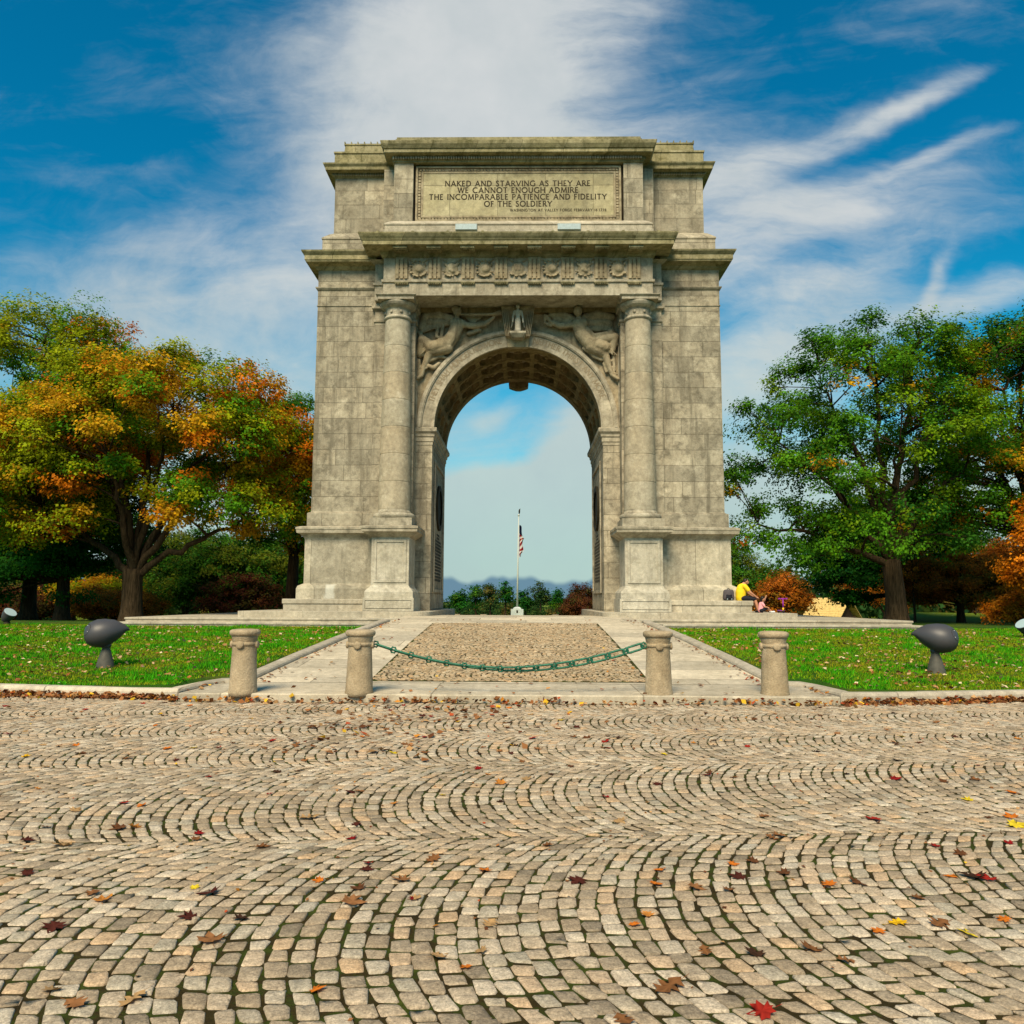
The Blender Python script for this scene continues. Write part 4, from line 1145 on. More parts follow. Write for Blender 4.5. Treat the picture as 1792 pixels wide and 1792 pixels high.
# the two great trees either side of the arch
tree('maple_tree', (-15.9, 33, .70), 'spreading maple with orange and green leaves and a thick forked trunk left of the arch', 'tree',
     [(1.2, 0, 7.7, 6.2, 4.6, 3.6), (-3.2, -.3, 6.9, 4.0, 3.6, 2.9), (4.2, .4, 6.9, 3.3, 3.3, 2.6), (-4.0, -.6, 4.4, 2.6, 2.6, 1.4), (5.2, -.4, 4.6, 2.4, 2.6, 1.5), (-3.0, -2.2, 4.2, 1.9, 1.3, 1.1), (3.7, -2.0, 4.3, 1.6, 1.3, 1.1)], pal_maple, 11,
     trunk=(.40, .38, 2.1), nclump=222, per=330, leaf=.19, clump=.78, shell=.60, barkm='bark', minsep=.85,
     limbs_to=[(-3.6, -.6, 4.6), (-2.2, .8, 7.6), (-.9, -.7, 8.6), (.4, .6, 9.2), (1.7, -.8, 8.6), (3.2, .5, 8.0), (4.4, -.6, 6.6), (5.2, .2, 4.4), (1.5, 2.6, 7), (0, -2.6, 6.4)], limb_up=.25)
tree('oak_tree', (15.9, 34, .68), 'tall green oak with bare gaps between its limbs right of the arch', 'tree',
     [(-.6, 0, 8.8, 4.5, 4.2, 4.5), (-3.6, 0, 6.6, 3.6, 3.6, 3.7), (2.2, 0, 9.0, 2.9, 3.2, 3.9), (-4.4, -.2, 3.9, 2.8, 2.6, 1.6), (-1, -.8, 3.8, 3.4, 2.6, 1.3), (2.4, .4, 4.6, 2.2, 2.6, 1.6), (-2.4, 0, 10.6, 2.5, 3, 2.3), (2.4, 0, 11.2, 2.5, 3, 2.0)], pal_oak, 29,
     trunk=(.42, .36, 2.7), nclump=172, per=235, leaf=.185, clump=.74, shell=.62, minsep=.95,
     limbs_to=[(-.6, .2, 12.4), (1.4, -.3, 12.6), (-2.6, .5, 10.2), (-4.8, -.4, 7.6), (-5.6, .3, 4.2), (3.3, .4, 10.2), (3.8, -.5, 7.2), (-.4, 2.8, 8), (-.8, -2.6, 7)], limb_up=.5)
tree('maple_tree', (-23.6, 38.5, .70), 'taller green and gold maple at the left edge of the lawn', 'tree',
     [(-.4, 0, 10.6, 5.6, 4.6, 5.2), (4.4, -1, 9.4, 3.0, 3.2, 4.0), (-3.0, 0, 7, 4, 4, 3.8)], pal_maple2, 31,
     trunk=(.33, .30, 3.6), nclump=170, per=330, leaf=.20, clump=.9, shell=.62, minsep=.85)
tree('maple_tree', (-12.2, 43, .60), 'darker orange and green maple half hidden behind the left pier', 'tree',
     [(0, 0, 8.6, 3.3, 3.2, 4.0), (.6, 0, 5.8, 3.4, 3.0, 2.6)], pal_mix, 37, trunk=(.36, .28, 3.6), nclump=85, per=300, leaf=.20, clump=.85, minsep=.8)
tree('oak_tree', (23.0, 36, .65), 'green oak with orange sprays at the right edge of the lawn', 'tree',
     [(0, 0, 9.2, 4.6, 4.2, 4.4), (-1.6, -.4, 5.6, 3.9, 3.6, 2.6), (.8, 0, 12.4, 2.6, 2.6, 2.2)], pal_mix, 41, trunk=(.40, .32, 3.4), nclump=150, per=290, leaf=.19, clump=.8, shell=.55)
tree('pine_tree', (-20.8, 36.5, .70), 'dark green pine with drooping tiers under the left maples', 'tree',
     [(0, 0, 3.5, 3.6, 2.8, 2.9), (-2.8, 0, 2.9, 3.0, 2.6, 2.5), (.5, 0, 6.0, 2.2, 2.0, 1.8)], pal_pine, 43, trunk=(.30, .26, 2.0), nclump=150, per=330, leaf=.19, clump=.85, flatten=.28, shell=.35, horizontal=True, minsep=.7, droop=.6)
tree('pine_tree', (21.8, 47, .50), 'dark evergreen rising behind the rusty trees on the right', 'tree',
     [(0, 0, 4.4, 4.4, 3.2, 3.6), (-2.2, 0, 3.6, 3.0, 2.6, 2.4)], pal_pine, 47, trunk=(.30, .26, 2.0), nclump=130, per=280, leaf=.22, clump=.95, flatten=.3, shell=.35, horizontal=True, droop=.6)
tree('oak_tree', (-31.5, 52, .60), 'thin topped oak showing above the left maples', 'tree',
     [(0, 0, 14.6, 3.0, 3.0, 4.6), (-1, 0, 9, 3, 3, 4)], pal_dk, 53, trunk=(.35, .28, 6), nclump=70, per=140, leaf=.22, clump=.85)
# middle distance
def bg(name, x, y, z, label, r, h, pal, seed, n=70, per=230, leaf=.24, clump=1.0, fork=None, cat='tree', low=.5, **k):
    if 50 < y < 82: h += .8
    cr = [(0, 0, h*.60, r, r*.9, h*.42), (r*.45, 0, h*low, r*.75, r*.7, h*.34), (-r*.45, .3, h*low*.95, r*.75, r*.7, h*.36)]
    k.setdefault('barkm', 'bark')
    return tree(name, (x, y, z), label, cat, cr, pal, seed, trunk=(r*.07, r*.05, fork or h*.22), nclump=n, per=per, leaf=leaf, clump=clump, **k)
bg('oak_tree', -20.0, 54, .40, 'green oak in the distance between the maple trunk and the arch', 4.6, 5.6, pal_dk, 61, n=110)
bg('oak_tree', -15.2, 57, .35, 'low green oak in the distance beside the left pier', 3.4, 5.4, pal_dk, 62, n=80)
bg('red_shrub', -17.4, 50, .40, 'dark red shrub in front of the distant green oaks', 2.2, 2.9, pal_red, 63, n=44, per=90, leaf=.2, clump=.75, flatten=.35, cat='shrub', fork=.4)
bg('golden_shrub', -26.6, 50, .45, 'yellow green shrub under the left maples', 2.6, 2.7, pal_gold, 64, n=60, leaf=.2, clump=.7, cat='shrub', fork=.4)
bg('rusty_shrub', -23.6, 47, .45, 'rust coloured shrub left of the maple trunk', 2.3, 1.8, pal_rust, 65, n=55, leaf=.18, clump=.6, cat='shrub', fork=.3)
bg('rusty_shrub', -31.0, 49, .45, 'dull red shrub in the shade behind the pine', 3.0, 2.0, pal_red, 66, n=60, leaf=.18, clump=.7, cat='shrub', fork=.3)
bg('oak_tree', 17.3, 66, .25, 'distant green oak beyond the seated person', 3.8, 6.2, pal_dk, 67, n=95)
bg('rusty_tree', 17.5, 54, .30, 'small russet tree to the right of the seated person', 1.6, 3.0, pal_rust, 68, n=46, per=105, leaf=.2, clump=.7, fork=.5)
bg('rusty_tree', 36.0, 80, .25, 'loose russet tree with sky gaps above the hut', 4.2, 6.0, pal_rust, 69, n=75, per=110, leaf=.2, clump=.8, fork=1.2)
bg('rusty_tree', 23.4, 43, .55, 'low spreading russet tree just right of the oak trunk', 3.1, 3.6, pal_rust, 70, n=80, per=230, leaf=.18, clump=.65, fork=1.3, flatten=.3, low=.66)
bg('rusty_tree', 28.2, 46, .50, 'dark russet tree near the right floodlight', 3.2, 4.6, pal_rust, 71, n=80, per=230, leaf=.2, clump=.7, fork=1.3, flatten=.35, low=.62)
bg('orange_tree', 20.9, 31.5, .72, 'bright orange young maple at the right edge', 1.2, 4.3, pal_orange, 72, n=60, per=200, leaf=.17, clump=.55, fork=.8)
bg('orange_shrub', 21.4, 34.0, .65, 'low orange shrub on the grass by the right floodlight', 1.2, 1.2, pal_orange, 73, n=40, per=200, leaf=.15, clump=.4, cat='shrub', fork=.2)
bg('oak_tree', 36, 64, .30, 'shadowy oak behind the evergreen on the right', 6, 9, pal_dk, 74, n=90, per=110, leaf=.34, clump=1.2)
bg('oak_tree', -36, 64, .30, 'shadowy oak behind the pine on the left', 7, 10, pal_dk, 75, n=90, per=110, leaf=.34, clump=1.2)
bg('oak_tree', -27.5, 66, .30, 'distant olive oak behind the left shrubs', 5, 7, pal_far, 76, n=80, per=240, leaf=.3, clump=1.2)
bg('young_tree', 20.5, 42, .55, 'slender young tree with a thin bare stem on the right lawn', .9, 4.6, pal_rust, 77, n=14, per=120, leaf=.16, clump=.5, fork=2.6, low=.65)
# far line of pines seen through the arch
far = [(-17.5, 150, 6.2, 'far pine at the left jamb of the opening'), (-11.0, 140, 7.6, 'far pine at the left end of the tall group'), (-8.2, 146, 8.6, 'far pine second from the left in the tall group'), (-5.4, 138, 8.8, 'far flat topped pine left of the flagpole'),
       (-2.9, 143, 9.4, 'tallest far pine just left of the flagpole'), (.6, 140, 7.4, 'far pine hidden partly by the flagpole'), (3.2, 138, 8.6, 'far pine just right of the flagpole'), (6.6, 144, 7.8, 'far pine second to the right of the flagpole'),
       (9.6, 140, 8.0, 'pale far pine midway right of the flagpole'), (14.2, 145, 8.2, 'far broad pine before the red shrub'), (18.2, 150, 8.8, 'far pine standing behind the red shrub')]
for i, (x, y, h, lab) in enumerate(far):
    tree('pine_tree', (x, y, float(path_z(y))-.2), lab, 'tree', [(0, 0, h*.76, 1.3, 1.2, h*.24)], pal_pine if i % 3 else pal_far, 100+i,
         trunk=(.22, .18, h*.4), nclump=19, per=42, leaf=.5, clump=.55, flatten=.25, shell=.3, horizontal=True, group='far pines seen through the arch')
bg('red_shrub', 6.1, 84, -.42, 'round russet red shrub seen through the arch beside the right jamb', 1.7, 2.7, pal_red, 120, n=60, per=130, leaf=.2, clump=.55, fork=.4, cat='shrub')
bg('red_shrub', 7.6, 90, -.42, 'thin dull red tree behind the red shrub at the right jamb', 2.2, 4.4, pal_red, 121, n=50, per=110, leaf=.22, clump=.6, fork=.9)
# far-off wood that reads as one mass
r_ = np.random.default_rng(5)
P_ = []; Nn = []; Cc = []; Ss = []
def wood(x0, x1, y0, y1, hmin, hmax, count, per, leaf):
    for _ in range(count):
        x = r_.uniform(x0, x1); y = r_.uniform(y0, y1); h = r_.uniform(hmin, hmax); rr = h*.42
        q = unit(per, r_); q[:, 2] = np.abs(q[:, 2])
        p = np.array([x, y, (float(path_z(y)) if abs(x) < 34 else -1.)-.2+h*.05])+q*np.array([rr, rr, h])*r_.uniform(.75, 1.05, (per, 1))
        c = np.array(pick(r_, (.5, (.028, .075, .018)), (.3, (.05, .085, .018)), (.15, (.12, .09, .02)), (.1, (.015, .05, .015))))
        P_.append(p); nn = q+r_.normal(0, .5, (per, 3)); Nn.append(nn/np.linalg.norm(nn, axis=1, keepdims=True))
        Cc.append(np.clip(c*r_.uniform(.6, 1.4, (per, 1)), .003, 1)); Ss.append(leaf*r_.uniform(.6, 1.4, per))
wood(-34, 34, 152, 185, 5.4, 6.5, 150, 330, .42)
wood(-130, -34, 95, 170, 5, 9, 100, 260, .9)
wood(34, 130, 95, 170, 5, 9, 100, 260, .9)
wood(-34, 34, 128, 137, 2.4, 4.2, 70, 240, .35)
o = obj('distant_woodland', leaves_mesh('wood', np.concatenate(P_), np.concatenate(Nn), np.concatenate(Ss), np.concatenate(Cc), r_), M['leaf'], kind='stuff')
tag(o, 'low band of distant dark green woodland along the horizon', 'woodland')

# ------------------------------------------------------------------ bollards and chain
def bollard(label, x, y, z, first=[]):
    if first:
        src = first[0]; root = src.copy(); link(root); root.location = (x, y, z); root['label'] = label
        for ch in src.children:
            c = ch.copy(); link(c); c.parent = root
        return root
    root = empty('stone_bollard', (x, y, z), label, 'bollard', 'granite bollards before the arch'); first.append(root)
    part('shaft', MB().lathe(x, y, [(.225, z-.05), (.225, z+.02), (.215, z+.06), (.186, z+.70), (.186, z+.80), (.192, z+.82), (.20, z+.86), (.21, z+.90)], 40), M['bollard'], root, True)
    part('cap', MB().lathe(x, y, [(.19, z+.885), (.225, z+.90), (.238, z+.925), (.240, z+.95), (.232, z+.975), (.20, z+.992), (.12, z+1.0), (.02, z+1.003)], 40), M['bollard'], root, True)
    b = MB()
    prof = [(.185, z+.735), (.198, z+.742), (.204, z+.765), (.198, z+.788), (.185, z+.795)]
    b.lathe(x, y, prof, 40); part('band', b, M['bollard'], root, True)
    for k in range(4):
        a = -pi/2+k*pi/2-.03
        d_ = Vector((cos(a), sin(a), 0)); c = Vector((x, y, z+.755))
        mb = MB().tube([tuple(c+d_*.15), tuple(c+d_*.214), tuple(c+d_*.224), tuple(c+d_*.227)], [.06, .06, .052, .02], 20)
        part('boss', mb, M['bollard'], root, True)
    return root
BZ = .122
for lab, x in (('stone bollard at the far left with no chain', -4.22), ('stone bollard left of the hanging chain', -2.37), ('stone bollard right of the hanging chain', 2.41), ('stone bollard at the far right with no chain', 4.27)):
    bollard(lab, x, 13.0+.02*x, BZ)
for lab, x in (('leftmost small bollard beyond the far side of the arch', -4.2), ('small bollard beyond the arch left of the flagpole', -2.4), ('small bollard beyond the arch right of the flagpole', 2.4), ('rightmost small bollard beyond the far side of the arch', 4.25)):
    o = bollard(lab, x, 54, -.35); o['group'] = 'bollards beyond the arch'

ch = empty('hanging_chain', (.02, 13.0, BZ), 'green painted chain of long links and spiked collars sagging between the two inner bollards', 'chain')
xa, xb = -2.37+.24, 2.41-.24; za, zm = .885, .50
nl = 15
def cat(t):
    return Vector((xa+(xb-xa)*t, 13.0, zm+(za-zm)*(abs(2*t-1)**1.9)))
seg = [cat(i/(nl+.0)) for i in range(nl+1)]
for i in range(nl):
    a, b = seg[i], seg[i+1]; t = (b-a).normalized(); L_ = (b-a).length
    roll = radians(12)+radians(75)*min(1, max(0, (i-4)/8))          # links lie flat at the left and stand open at the right
    up = Vector((0, 0, 1)); n1 = (up-t*up.dot(t)).normalized(); n2 = t.cross(n1); s_ = n1*sin(roll)+n2*cos(roll)
    pts = []
    hw, hl = .045, L_/2-.065
    for k in range(25):
        q = 2*pi*k/24; cx_ = (hl if cos(q) > 0 else -hl)+hw*cos(q)
        pts.append(tuple((a+b)/2+t*cx_+s_*hw*sin(q)))
    part('link', MB().tube(pts, .018, 8), M['chain'], ch, True)
for i, p in enumerate(seg):
    tt = (seg[min(i+1, nl)]-seg[max(i-1, 0)]).normalized(); up = Vector((0, 0, 1)); n1 = (up-tt*up.dot(tt)).normalized(); n2 = tt.cross(n1)
    c = MB()
    ring = [tuple(p+(n1*cos(q)+tt*sin(q))*.043) for q in np.linspace(0, 2*pi, 19)]
    c.tube(ring, .012, 7)
    for k in range(6):
        q = k*pi/3+.4; d_ = n1*cos(q)+tt*sin(q)*.9
        c.tube([tuple(p+d_*.041), tuple(p+d_*.058), tuple(p+d_*.066)], [.012, .010, .003], 6)
    c.tube([tuple(p-n2*.03), tuple(p+n2*.03)], [.014, .014], 8)
    part('collar', c, M['chain'], ch, True)

# ------------------------------------------------------------------ floodlights
def flood(label, x, y, s, front=False):
    z = float(lawn_z(x, y))-.02
    root = empty('floodlight', (x, y, z), label, 'floodlight', 'grey floodlights on the lawn')
    st_ = MB().lathe(x, y, [(.19, z-.05), (.175, z), (.14, z+.16), (.095, z+.32), (.07, z+.40), (.06, z+.46)], 28)
    part('pedestal', st_, M['lampstem'], root, True)
    kn = MB().lathe(x, y, [(.03, z+.38), (.085, z+.41), (.095, z+.46), (.07, z+.51), (.03, z+.54)], 20)
    part('joint', kn, M['lampgrey'], root, True)
    # pear-shaped head: blunt back, pointed brow towards the arch
    ax = Vector((.90*s, .30, .12)).normalized(); c = Vector((x-.04*s, y, z+.68))
    prof = [(-.37, .0), (-.362, .10), (-.33, .185), (-.25, .262), (-.12, .305), (.02, .300), (.14, .258), (.25, .190), (.33, .125), (.385, .062), (.405, .0)]
    up = Vector((0, 0, 1)); n1 = (up-ax*up.dot(ax)).normalized(); n2 = ax.cross(n1)
    V = []; F = []; n = 36
    for t, r in prof:
        for k in range(n):
            q = 2*pi*k/n; rr = max(r, .002)
            V.append(tuple(c+ax*(t+(.05*sin(q) if t > .1 else 0))+n1*sin(q)*rr*(.98 if sin(q) > 0 else .86)+n2*cos(q)*rr))
    for i in range(len(prof)-1):
        for k in range(n): F.append((i*n+k, i*n+(k+1) % n, (i+1)*n+(k+1) % n, (i+1)*n+k))
    F += [tuple(range(n)), tuple((len(prof)-1)*n+k for k in range(n))]
    hd = part('head', MB().poly(V, F), M['lampgrey'], root, True)
    # round hatch line and screws on the back
    hx = (-ax*.62+Vector((0, -.62, .45))).normalized(); hc = c-ax*.10
    def surf(d_):
        t_, hgt = d_.dot(ax), (d_-ax*d_.dot(ax)).length
        for q in np.linspace(.1, .5, 160):
            tt, rr = t_*q-.10, hgt*q
            if np.interp(tt, [p[0] for p in prof], [p[1] for p in prof]) < rr*1.02 or tt < -.34: return c+ax*tt+(d_-ax*d_.dot(ax))*q
        return c
    e1 = hx.cross(Vector((0, 0, 1))).normalized(); e2 = hx.cross(e1)
    ringp = [tuple(surf((hx+(e1*cos(q)+e2*sin(q))*.42).normalized())) for q in np.linspace(0, 2*pi, 33)]
    part('hatch', MB().tube(ringp, .004, 6), M['bronze'], hd, True)
    for q in (.6, 2.7, 4.8):
        p = surf((hx+(e1*cos(q)+e2*sin(q))*.30).normalized())
        sc = MB(); sc.tube([tuple(p-hx*.004), tuple(p+hx*.007)], [.008, .005], 8); part('screw', sc, M['white'], hd)
    return root
flood('grey pear shaped floodlight on the left lawn', -8.05, 16.0, 1)
flood('grey pear shaped floodlight on the right lawn', 8.22, 15.8, -1)
def flood_can(label, x, y, s):
    z = float(lawn_z(x, y))
    root = empty('floodlight', (x, y, z), label, 'floodlight', 'floodlights with glass faces turned up to the arch')
    part('pedestal', MB().lathe(x, y, [(.14, z-.05), (.12, z+.02), (.07, z+.12), (.06, z+.18)], 20), M['bronze'], root, True)
    ax = Vector((.62*s, -.2, .74)).normalized(); c = Vector((x, y, z+.27))
    part('head', MB().tube([tuple(c+ax*t) for t in (-.22, -.19, -.09, .07, .18, .195)], [.04, .10, .16, .20, .215, .22], 28), M['lampgrey'], root, True)
    part('lens', MB().tube([tuple(c+ax*t) for t in (.19, .205)], [.205, .20], 28), M['glass'], root)
flood_can('far floodlight with a pale lens at the left edge of the lawn', -17.3, 27.2, 1)
flood_can('far floodlight with a pale lens at the right edge of the lawn', 14.75, 23.5, -1)

# ------------------------------------------------------------------ flagpole
fp = empty('flagpole', (-.42, 90, -.4), 'white flagpole on a pale stepped base beyond the arch', 'flagpole')
x, y, z = -.42, 90, -.42
part('pole', MB().tube([(x, y, z+1.1), (x+.05, y, z+5), (x+.13, y, 11.0)], [.115, .095, .055], 14), M['pole'], fp, True)
b = MB().box(x-.70, x+.70, y-.5, y+.5, z-.2, z+1.02); b.stack((x-.45, x+.45, y-.4, y+.4), [(0, z+1.0), (0, z+1.12), (-.2, z+1.26)])
part('pole_base', b, M['lime'], fp, bevel=.02)
part('plaque', MB().stack((x-.08, x+.08, y-.53, y-.49), [(0, z+.62), (.02, z+.72), (0, z+.9)]), M['bronze'], fp)
part('ball', MB().lathe(x+.13, y, [(.02, 11.0), (.10, 11.06), (.12, 11.14), (.08, 11.24), (.02, 11.28)], 14), M['pole'], fp, True)
obj('eagle', fused('eagle', [('e', (x+.20, y, 11.55), (.10, .10, .26)), ('c', (x+.17, y, 11.3), .05, (x+.2, y, 11.5), .10), ('c', (x+.2, y, 11.75), .07, (x+.30, y, 11.86), .05), ('c', (x+.26, y-.2, 11.7), .05, (x+.2, y-.1, 11.45), .08), ('c', (x+.26, y+.2, 11.7), .05, (x+.2, y+.1, 11.45), .08)], .04), M['bronze'], fp, True)
V = []; C_ = []; nu, nv = 14, 70
zt, zl = 10.0, 6.35
for j in range(nv):
    t = j/(nv-1); z_ = zt-(zt-zl)*t
    wid = .8*(.14+.42*sm(.0, .35, t)-.12*sm(.62, .8, t)+.10*sin(t*19))*(1-.55*sm(.88, 1, t))
    for i in range(nu):
        q = i/(nu-1)
        V.append((x+.11+.10+q*wid, y-.16*sin(q*9+t*4)-.05, z_+.18*q*sin(t*15)))
        if t < .26+.05*q: c = (.012, .016, .05)
        else: c = (.33, .015, .02) if sin((t*21+q*2.2)*2.0) > -.1 else (.80, .76, .72)
        C_.append(c)
ii = np.arange(nu*nv).reshape(nv, nu)
me = np_mesh('flag', np.array(V), np.stack([ii[:-1, :-1], ii[:-1, 1:], ii[1:, 1:], ii[1:, :-1]], -1).reshape(-1, 4), np.array(C_))
thing_mesh('flag', me, M['cloth'], (x+.2, y, zl), 'limp red white and blue striped flag hanging on the flagpole', 'flag', smooth=True)

# ------------------------------------------------------------------ people on the bench, backpack, scooter
def hand(sh, p, dirv_, s=1.0):
    p = Vector(p); d_ = Vector(dirv_).normalized(); side = d_.cross(Vector((0, 0, 1))).normalized()
    dn = Vector((0, 0, -1))
    sh.append(('c', tuple(p), .026*s, tuple(p+d_*.075*s), .036*s))
    for k, L_ in enumerate((.062, .075, .070, .055)):
        a = p+d_*.08*s+side*(k-1.5)*.021*s; b_ = a+d_*L_*.6*s; e = b_+(d_*.5+dn*.8)*L_*.55*s
        sh.append(('c', tuple(a), .0095*s, tuple(b_), .009*s)); sh.append(('c', tuple(b_), .009*s, tuple(e), .008*s))
    a = p+d_*.03*s-side*.032*s; sh.append(('c', tuple(a), .011*s, tuple(a+(d_*.7-side*.6)*.05*s), .0095*s))

# seated adult at the right-hand end of the bench, back to the viewer, leaning towards the child
px, py, bz = 8.34, 30.05, 1.612
adult = empty('person', (px, py, bz), 'adult in a yellow shirt sitting hunched on the end of the stone bench', 'person')
hip = (px, py, bz+.12); chest = (px+.04, py-.01, bz+.46); neck = (px+.12, py+.0, bz+.62); head = (px+.21, py+.02, bz+.71)
kneeL, kneeR = (px+.47, py-.13, bz+.07), (px+.47, py+.16, bz+.08)
ankL, ankR = (px+.58, py-.16, 1.175+.09), (px+.62, py+.14, 1.175+.09)
shL, shR = (px+.10, py-.20, bz+.54), (px+.12, py+.20, bz+.54)
elL, elR = (px+.29, py-.25, bz+.30), (px+.33, py+.24, bz+.30); wrL, wrR = (px+.50, py-.20, bz+.15), (px+.53, py+.18, bz+.15)
tor = [('c', hip, .17, (px+.01, py, bz+.30), .185), ('c', (px+.01, py, bz+.30), .185, chest, .17), ('c', (px+.06, py-.12, bz+.50), .085, (px+.07, py+.12, bz+.50), .085), ('c', chest, .14, neck, .075)]
arms = []
for a, b, c in ((shL, elL, wrL), (shR, elR, wrR)): arms += [('c', a, .068, b, .050), ('c', b, .048, c, .032)]
legs = []
for s_, k, a in ((-.11, kneeL, ankL), (.11, kneeR, ankR)):
    legs += [('c', (px+.03, py+s_, bz+.095), .095, k, .068), ('c', k, .062, ((k[0]+a[0])/2, (k[1]+a[1])/2, (k[2]+a[2])/2+.03), .058), ('c', ((k[0]+a[0])/2, (k[1]+a[1])/2, (k[2]+a[2])/2+.03), .058, a, .036), ('c', a, .038, (a[0]+.13, a[1], a[2]-.055), .03)]
hd = [('c', neck, .06, head, .055), ('e', head, (.088, .078, .108)), ('e', (head[0]+.045, head[1], head[2]-.05), (.05, .052, .055)), ('c', (head[0]+.085, head[1], head[2]+.01), .012, (head[0]+.108, head[1], head[2]-.022), .016),
      ('e', (head[0]-.005, head[1]-.08, head[2]-.01), (.022, .012, .032)), ('e', (head[0]-.005, head[1]+.08, head[2]-.01), (.022, .012, .032))]
hands = []
hand(hands, wrL, (.8, .1, -.5)); hand(hands, wrR, (.8, -.1, -.5))
body = obj('body', fused('body', tor+arms+legs+hd+hands, .011), M['skin'], adult, True)
for s_ in (-1, 1):
    part('eye', MB().lathe(head[0]+.083, head[1]+s_*.03, [(.003, head[2]-.001), (.009, head[2]+.006), (.003, head[2]+.013)], 8), M['hair'], adult)
part('mouth', MB().box(head[0]+.092, head[0]+.0975, head[1]-.022, head[1]+.022, head[2]-.062, head[2]-.056), M['pink'], adult)
grow = lambda L_, g: [('c', s_[1], s_[2]+g, s_[3], s_[4]+g) for s_ in L_]
slv = []
for a, b in ((shL, elL), (shR, elR)): slv.append(('c', a, .088, tuple(np.array(a)+(np.array(b)-np.array(a))*.62), .076))
shirt = [('c', (px-.01, py, bz+.10), .185, (px+.01, py, bz+.30), .20), ('c', (px+.01, py, bz+.30), .20, chest, .186), ('c', (px+.06, py-.12, bz+.50), .10, (px+.07, py+.12, bz+.50), .10), ('c', chest, .15, (px+.10, py, bz+.585), .085)]+slv
obj('shirt', fused('shirt', shirt, .016), M['yellow'], adult, True)
obj('shorts', fused('shorts', [('c', (px+.04, py-.10, bz+.098), .112, kneeL, .085), ('c', (px+.04, py+.11, bz+.098), .112, kneeR, .085), ('c', (px, py-.06, bz+.11), .125, (px, py+.06, bz+.11), .125)], .016), M['navy'], adult, True)
obj('hair', fused('hair', [('e', (head[0]-.022, head[1], head[2]+.035), (.09, .086, .09)), ('e', (head[0]-.05, head[1], head[2]-.005), (.06, .078, .075))], .014), M['hair'], adult, True)
for a in (ankL, ankR):
    obj('shoe', fused('shoe', [('c', (a[0]-.035, a[1], a[2]-.052), .042, (a[0]+.15, a[1], a[2]-.056), .038)], .012), M['navy'], adult, True)

# child on the platform below, arm raised
qx, qy, qz = 8.98, 29.75, 1.178
kid = empty('person', (qx, qy, qz), 'small child in a pink top sitting below the adult with one arm raised', 'person')
khead = (qx+.09, qy, qz+.50)
kb = [('c', (qx, qy, qz+.10), .10, (qx+.03, qy, qz+.30), .095), ('c', (qx+.03, qy-.06, qz+.33), .05, (qx+.03, qy+.06, qz+.33), .05), ('c', (qx+.04, qy, qz+.33), .045, khead, .04), ('e', khead, (.078, .072, .092)),
      ('e', (khead[0]+.04, qy, khead[2]-.04), (.042, .045, .046)), ('c', (khead[0]+.075, qy, khead[2]), .010, (khead[0]+.09, qy, khead[2]-.02), .012),
      ('e', (khead[0]-.005, qy-.072, khead[2]-.01), (.018, .01, .026)), ('e', (khead[0]-.005, qy+.072, khead[2]-.01), (.018, .01, .026))]
kw1 = (qx+.22, qy+.10, qz+.56); kw2 = (qx+.20, qy-.14, qz+.20)
kb += [('c', (qx+.04, qy+.10, qz+.33), .038, (qx+.16, qy+.13, qz+.42), .030), ('c', (qx+.16, qy+.13, qz+.42), .029, kw1, .021), ('c', (qx+.04, qy-.10, qz+.33), .038, (qx+.11, qy-.15, qz+.21), .030), ('c', (qx+.11, qy-.15, qz+.21), .029, kw2, .021)]
kfeet = []
for s_ in (-1, 1):
    kn_ = (qx+.20, qy+s_*.07, qz+.17); kf = (qx+.37, qy+s_*.07, qz+.05); kfeet.append(kf)
    kb += [('c', (qx+.02, qy+s_*.06, qz+.085), .06, kn_, .045), ('c', kn_, .042, kf, .028), ('c', kf, .028, (kf[0]+.09, kf[1], kf[2]-.015), .022)]
hh = []; hand(hh, kw1, (.3, .1, .9), .7); hand(hh, kw2, (.8, 0, -.5), .7)
obj('body', fused('body', kb+hh, .009), M['skin'], kid, True)
obj('top', fused('top', [('c', (qx, qy, qz+.09), .112, (qx+.03, qy, qz+.30), .107), ('c', (qx+.03, qy-.06, qz+.33), .06, (qx+.03, qy+.06, qz+.33), .06), ('c', (qx+.04, qy+.10, qz+.33), .048, (qx+.12, qy+.12, qz+.39), .042), ('c', (qx+.04, qy-.10, qz+.33), .048, (qx+.085, qy-.13, qz+.26), .042)], .012), M['pink'], kid, True)
obj('hair', fused('hair', [('e', (khead[0]-.02, qy, khead[2]+.03), (.084, .08, .08)), ('c', (khead[0]-.05, qy, khead[2]), .06, (khead[0]-.07, qy, khead[2]-.12), .045)], .012), M['hair'], kid, True)
obj('trousers', fused('trousers', [('c', (qx, qy-.05, qz+.085), .085, (qx+.20, qy-.07, qz+.17), .056), ('c', (qx, qy+.05, qz+.085), .085, (qx+.20, qy+.07, qz+.17), .056)], .012), M['navy'], kid, True)
for kf in kfeet:
    obj('shoe', fused('shoe', [('c', (kf[0]-.02, kf[1], kf[2]-.012), .034, (kf[0]+.10, kf[1], kf[2]-.018), .030)], .010), M['white'], kid, True)

